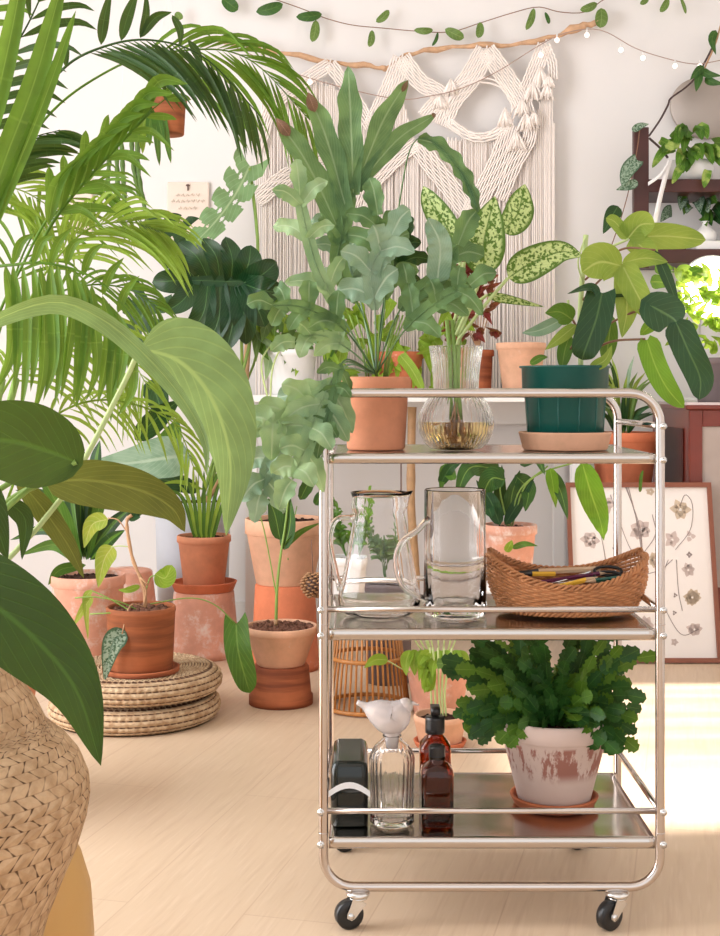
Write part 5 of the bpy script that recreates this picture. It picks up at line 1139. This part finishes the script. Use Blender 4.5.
card(62, 178, 92, 232, 'second beige card on the wall at left, half hidden by palm fronds')

# hanging planter with trailing leaves
hy = 2.05; x = xx(168, hy); s = rr(1, hy); t = thing('hanging_planter', (x, hy, zz(135, hy)), 'small brown terracotta pot hung by strings behind the palm', 'potted plant')
pot(t, x, hy, zz(135, hy), 19 * s, 16 * s, zz(100, hy) - zz(135, hy), 'terra_brown', rim=.02)
for a in (-17, 4, 17): stalk(t, [(168 + a, 104, hy), (168 + a * .6, 50, hy), (168, -10, hy)], .0011, 'cream', 'string')
for i in range(8): a = R.uniform(-1, 1); leaf(t, [(160, 100, hy), (150 + a * 14, 120, hy - .05), (150 + a * 22, 150 + R.uniform(-12, 16), hy - .08)], .012, R.choice(('lf_green', 'lf_palm_light')), prof='strap')
t = thing('hanging_cactus', at(130, 130, 1.9), 'jointed hanging plant with dangling segmented stems behind the palm', 'plant')
for dx, ln in ((0, 75), (6, 90), (16, 70), (22, 95), (-8, 60)):
    mb = MB(); P = cat(pts3([(115 + dx, 128, 1.9), (117 + dx, 128 + ln * .5, 1.9), (118 + dx * 1.35, 128 + ln, 1.9)]), 24); mb.tube(P, [.005 + .003 * abs(sin(i * .8)) for i in range(25)], 7); make('segmented_stem', mb, 'lf_hoya', t)
mb = MB(); mb.tube(pts3([(120, 130, 1.9), (124, 60, 1.9), (124, -20, 1.9)]), .0012, 5); make('string', mb, 'cream', t)

# ------------------------------------------------------------------ palm in the left corner
y = .55; x = xx(-42, y); t = thing('areca_palm', (x, y, 0), 'large feathery palm arching over the left side, in a terracotta pot', 'potted plant')
pot(t, x, y, 0, .155, .115, zz(652, y), 'terra', rim=.04)
def palm(rach, n, l0, w, mat, droop=.5, spread=55, t0=.12, both=True, lw=1.0, rs=.004, taper=.5, name='frond', up=0, only=None):
    """rach: px, py, Y; leaflets both sides, length l0 in m"""
    P = cat(pts3(rach), 60); mb = MB(); mb.tube(P, [rs * (1 - .75 * i / 60) for i in range(61)], 6)
    for k in range(n):
        tt = t0 + (1 - t0) * k / (n - 1); i = min(59, int(tt * 60)); p = P[i]; T = (P[i + 1] - P[max(0, i - 1)]).normalized(); vw = (CAM - p).normalized(); S = T.cross(vw).normalized()
        ln = l0 * (sin(pi * (.18 + .77 * tt)) ** taper)
        for sd in ((1, -1) if both else (1,)):
            if only and sd != only: continue
            a = math.radians(spread * (1 - .45 * tt) * R.uniform(.88, 1.1)); d = (T * cos(a) + S * sd * sin(a) + vw * R.uniform(-.3, .3) + V((0, 0, up))).normalized(); L_ = ln * R.uniform(.85, 1.08)
            q1 = p + d * L_ * .4 - V((0, 0, droop * L_ * .08)); q2_ = p + d * L_ * .75 - V((0, 0, droop * L_ * .30)); q3 = p + d * L_ * .98 - V((0, 0, droop * L_ * .62))
            blade(mb, [p, q1, q2_, q3], w * R.uniform(.85, 1.1) * (1 - .3 * tt), 'lance', n=9, m=1, cup=.4, roll=R.uniform(-.7, .7), world=True)
    return make(name, mb, mat, t)
B = (-42, 640, y)
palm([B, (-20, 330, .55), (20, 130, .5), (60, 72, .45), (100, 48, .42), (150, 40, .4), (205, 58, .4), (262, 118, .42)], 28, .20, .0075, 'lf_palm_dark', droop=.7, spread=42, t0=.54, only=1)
palm([B, (-30, 300, .7), (30, 140, .75), (110, 70, .8), (190, 50, .85), (250, 60, .9), (310, 120, .95)], 20, .25, .0075, 'lf_palm', droop=1.0, spread=40, t0=.58)
palm([B, (-20, 380, .5), (30, 250, .45), (70, 190, .42), (110, 145, .4), (170, 95, .4)], 7, .12, .012, 'lf_palm', droop=.4, spread=50, t0=.5, lw=1)
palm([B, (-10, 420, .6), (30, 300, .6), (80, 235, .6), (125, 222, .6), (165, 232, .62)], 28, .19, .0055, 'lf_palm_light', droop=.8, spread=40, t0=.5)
mb = MB(); rach_ = [(-42, 640, y), (-40, 400, .3), (-24, 285, .25), (20, 264, .2), (70, 268, .18), (110, 290, .17), (135, 325, .17)]; P = cat(pts3(rach_), 40); mb.tube(P, [.004 - .00007 * i for i in range(41)], 6)
for k in range(15):
    bx_ = 6 + k * 8.6 + R.uniform(-2, 2); by_ = 265 + max(0, bx_ - 60) ** 1.5 * .11; ll = 140 - max(0, bx_ - 60) * .75 + R.uniform(-18, 18)
    blade(mb, [(bx_, by_, .19), (bx_ + R.uniform(2, 8), by_ + ll * .3, .17), (bx_ + R.uniform(0, 6), by_ + ll * .7, .16), (bx_ + R.uniform(-12, 2), by_ + ll, .16)], R.uniform(.0085, .0125), 'lance', n=14, m=2, cup=.4, roll=R.uniform(-.5, .5))
    if k % 2: blade(mb, [(bx_, by_, .19), (bx_ + 8, by_ - 22, .17), (bx_ + 22, by_ - 30 + R.uniform(-8, 8), .16)], .008, 'lance', n=10, m=2, cup=.4)
make('frond', mb, 'lf_palm', t)
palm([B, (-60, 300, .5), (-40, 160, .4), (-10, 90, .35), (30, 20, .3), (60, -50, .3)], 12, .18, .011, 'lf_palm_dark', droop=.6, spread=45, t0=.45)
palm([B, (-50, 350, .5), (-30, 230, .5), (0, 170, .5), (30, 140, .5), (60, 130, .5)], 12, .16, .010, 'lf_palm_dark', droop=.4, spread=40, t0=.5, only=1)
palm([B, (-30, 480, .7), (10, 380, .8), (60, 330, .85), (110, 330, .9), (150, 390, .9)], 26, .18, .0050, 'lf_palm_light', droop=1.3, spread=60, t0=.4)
palm([B, (-30, 450, .7), (0, 330, .8), (30, 240, .85), (80, 190, .9), (110, 190, .9)], 18, .20, .0060, 'lf_palm', droop=.9, spread=50, t0=.5)
palm([B, (-60, 360, .6), (-50, 250, .7), (-20, 190, .75), (20, 190, .8), (70, 220, .8)], 18, .18, .007, 'lf_palm_light', droop=.9, spread=60, t0=.5)
palm([B, (-60, 360, .6), (-50, 150, .7), (-30, 40, .75), (-10, -20, .8)], 12, .18, .012, 'lf_palm', droop=.7, spread=60, t0=.4)
palm([B, (0, 520, .6), (40, 430, .7), (100, 400, .75), (170, 420, .8), (195, 470, .8)], 18, .11, .005, 'lf_palm_light', droop=1.1, spread=45, t0=.4)
palm([B, (-20, 450, .6), (10, 360, .6), (50, 300, .62), (90, 285, .64), (130, 290, .66), (160, 310, .66)], 16, .13, .005, 'lf_palm', droop=.9, spread=45, t0=.5)
mb = MB()
for c2, w2 in (([(101, 45), (104, 20), (112, -15)], .011), ([(121, 41), (128, 15), (139, -12)], .012), ([(140, 38), (155, 18), (172, 12)], .010), ([(66, 68), (66, 50), (68, 30)], .007), ([(172, 15), (180, 30), (180, 48)], .008), ([(188, 40), (198, 55), (200, 80)], .008), ([(140, 38), (146, 15), (146, -10)], .008)): blade(mb, [(a, b, .42) for a, b in c2], w2, 'lance', n=12, m=2, cup=.3)
make('upright_leaflets', mb, 'lf_palm_dark', t)
mb = MB()
for c2, w2 in (([(-30, 260), (5, 160), (35, 80), (66, -30)], .020), ([(-50, 230), (-10, 120), (10, 40), (25, -40)], .018), ([(-20, 250), (20, 160), (48, 90), (76, 10)], .011)): blade(mb, [(a, b, .22) for a, b in c2], w2, 'strap', n=18, m=4, cup=.5)
make('broad_young_leaf', mb, 'lf_palm', t)
mb = MB()
for k in range(9):      # pleated half-open frond
    q = k / 8; bx_, by_ = 48 + 92 * q, 225 - 105 * q
    blade(mb, [(bx_, by_, .3), (bx_ + 8 + 10 * q, by_ - 38, .28), (bx_ + 26 + 22 * q, by_ - 62 + 26 * q, .27)], .0135, 'lance', n=12, m=2, cup=.5)
    if k % 2: blade(mb, [(bx_, by_, .3), (bx_ + 22, by_ - 2, .29), (bx_ + 46, by_ + 18, .28)], .007, 'lance', n=12, m=2, cup=.5)
mb.tube(cat(pts3([(30, 262, .3), (60, 212, .3), (100, 165, .3), (150, 112, .3)]), 14), .003, 6)
make('pleated_frond', mb, 'lf_palm', t)
for i in range(5): stalk(t, [(-42 + i * 4, 645, y), (-46 + i * 8, 500, y), (-40 + i * 14, 380, y + .05 * i)], .008, 'stem')

# ------------------------------------------------------------------ foreground: seagrass basket with large-leaved plant, drum stool
y = -.6; x = xx(-68, y); s = rr(1, y)
t = thing('belly_basket', (x, y, 0), 'plaited seagrass belly basket cut off at the lower left corner', 'basket')
zt = zz(640, y)
pr = [(62, 640), (66, 660), (80, 685), (97, 710), (104, 725), (108, 732), (114, 738), (128, 750), (140, 765), (148, 785), (149, 800), (146, 820), (137, 850), (124, 880), (108, 920), (98, 960), (95, 1010), (97, 1060), (96, 1120)]
prof_ = [(r * s, zz(v, y)) for r, v in pr] + [(90 * s, 0), (.0, 0.0)]
prof2 = []
for (a, b), (c, d) in zip(prof_, prof_[1:]):
    for k in range(4): prof2.append((a + (c - a) * k / 4, b + (d - b) * k / 4))
mb = MB(); mb.lathe(prof2, (x, y, 0), 120, uvs=(46, 38)); make('woven_body', mb, 'plait', t, sol=.006)
y = -.25; x = xx(-16, y); s = rr(1, y)
t = thing('drum_stool', (x, y, 0), 'golden bentwood stool with rounded side at the bottom left edge', 'stool')
zt = zz(822, y); mb = MB(); r_ = 108 * s
mb.lathe([(0, zt), (r_ * .45, zt - .003), (r_ * .72, zt - .020), (r_ * .88, zt - .048), (r_ * .97, zt - .09), (r_, zt - .15), (r_, .012), (r_ * .98, .0), (0, 0)], (x, y, 0), 60); make('drum_body', mb, 'oak', t)
mb = MB(); mb.tube([V((x + (r_ * .80) * cos(a) , y - .02 + (r_ * .80) * sin(a), zt - .034)) for a in [2 * pi * j / 50 for j in range(50)]], .002, 6, closed=True); make('edge_line', mb, 'woodtool', t)

t = thing('peace_lily_large', at(-68, 660, -.6), 'large-leaved plant growing from seagrass basket, big glossy leaves in left foreground', 'potted plant')
bb = (-68, 660, -.6)
def pl(ctrl, w, mat, stem, **k):
    k.setdefault('prof', 'ovate'); leaf(t, ctrl, w, mat, stem=stem, sr=.0036, smat=k.pop('smat', 'stem'), n=26, m=6, **k)
pl([(-40, 345, -.45), (0, 318, -.42), (55, 302, -.4), (100, 318, -.38), (140, 350, -.37), (180, 395, -.36), (205, 440, -.35), (207, 478, -.35)], .0155, 'lf_lily_pale', [bb, (-70, 450, -.5), (-40, 345, -.45)], prof='lance', roll=.5, cup=.4)
pl([(140, 348, -.3), (180, 362, -.28), (212, 400, -.27), (230, 460, -.26), (226, 536, -.26)], .056, 'lf_lily_pale', [bb, (-20, 590, -.45), (60, 500, -.38), (118, 395, -.32), (140, 348, -.3)], roll=-.35, asym=.8, cup=.3, smat='stem_pale')
pl([(76, 462, -.5), (45, 450, -.52), (0, 440, -.55), (-80, 445, -.6)], .045, 'lf_lily', [bb, (-20, 540, -.55), (40, 480, -.5), (76, 462, -.5)], prof='round', lobe=.05)
pl([(45, 482, -.45), (90, 480, -.42), (140, 490, -.4), (172, 508, -.39), (185, 532, -.38)], .026, 'lf_lily_olive', [bb, (-30, 540, -.5), (10, 500, -.47), (45, 482, -.45)], roll=.25, asym=1.2)
pl([(16, 478, -.4), (40, 505, -.38), (68, 545, -.37), (84, 578, -.36)], .016, 'lf_lily_olive', [bb, (-30, 520, -.45), (16, 478, -.4)], prof='lance', roll=.3)
pl([(-72, 552, -.72), (-14, 598, -.75), (38, 642, -.77), (77, 692, -.78), (101, 766, -.78)], .040, 'lf_lily', [bb, (-78, 590, -.66), (-72, 552, -.72)], cup=.25, label='largest dark leaf, tip hanging down')
pl([(-30, 480, -.6), (-10, 510, -.6), (8, 560, -.6)], .022, 'lf_lily', None, roll=.4)
pl([(5, 500, -.42), (25, 520, -.42), (22, 560, -.42)], .012, 'lf_lily', None, roll=.3)

# ------------------------------------------------------------------ light and camera
w = bpy.data.worlds.new('World'); sc.world = w; w.use_nodes = True
bg = w.node_tree.nodes['Background']; bg.inputs[0].default_value = (.97, .975, 1.0, 1); bg.inputs[1].default_value = 1.15
def sun(rot, e, col, ang):
    l = bpy.data.lights.new('Sun', 'SUN'); l.energy = e; l.color = col; l.angle = ang; o = bpy.data.objects.new('Sun', l); COL.objects.link(o); o.rotation_euler = rot
d = V((-.7, -.02, -1)).normalized(); sun(d.to_track_quat('-Z', 'Y').to_euler(), 9.0, (1, .93, .86), .05)
l = bpy.data.lights.new('window_daylight', 'AREA'); l.shape = 'RECTANGLE'; l.size = 3.1; l.size_y = 1.7; l.energy = 95; l.color = (.96, .97, 1)
o = bpy.data.objects.new('window_daylight', l); COL.objects.link(o); o.location = (XL + .02, 0, 1.4); o.rotation_euler = (0, math.radians(-90), 0)
l.cycles.use_multiple_importance_sampling = True

cam = bpy.data.cameras.new('Camera'); co = bpy.data.objects.new('Camera', cam); COL.objects.link(co); sc.camera = co
co.location = CAM; co.rotation_euler = (pi / 2, 0, 0); cam.sensor_fit = 'VERTICAL'; cam.sensor_height = 36; cam.lens = F / 936 * 36
cam.shift_x = -(VX - 360) / 936; cam.shift_y = -(468 - VY) / 936; cam.clip_start = .05
vs = sc.view_settings; vs.view_transform = 'Standard'; vs.look = 'None'; vs.gamma = 1; vs.exposure = .3; vs.use_curve_mapping = False
sc.cycles.use_denoising = True; sc.cycles.max_bounces = 14; sc.cycles.transmission_bounces = 12; sc.cycles.transparent_max_bounces = 12; sc.cycles.caustics_refractive = True
for o in bpy.data.objects:
    for k_ in ('_o', '_sub'):
        if k_ in o: del o[k_]
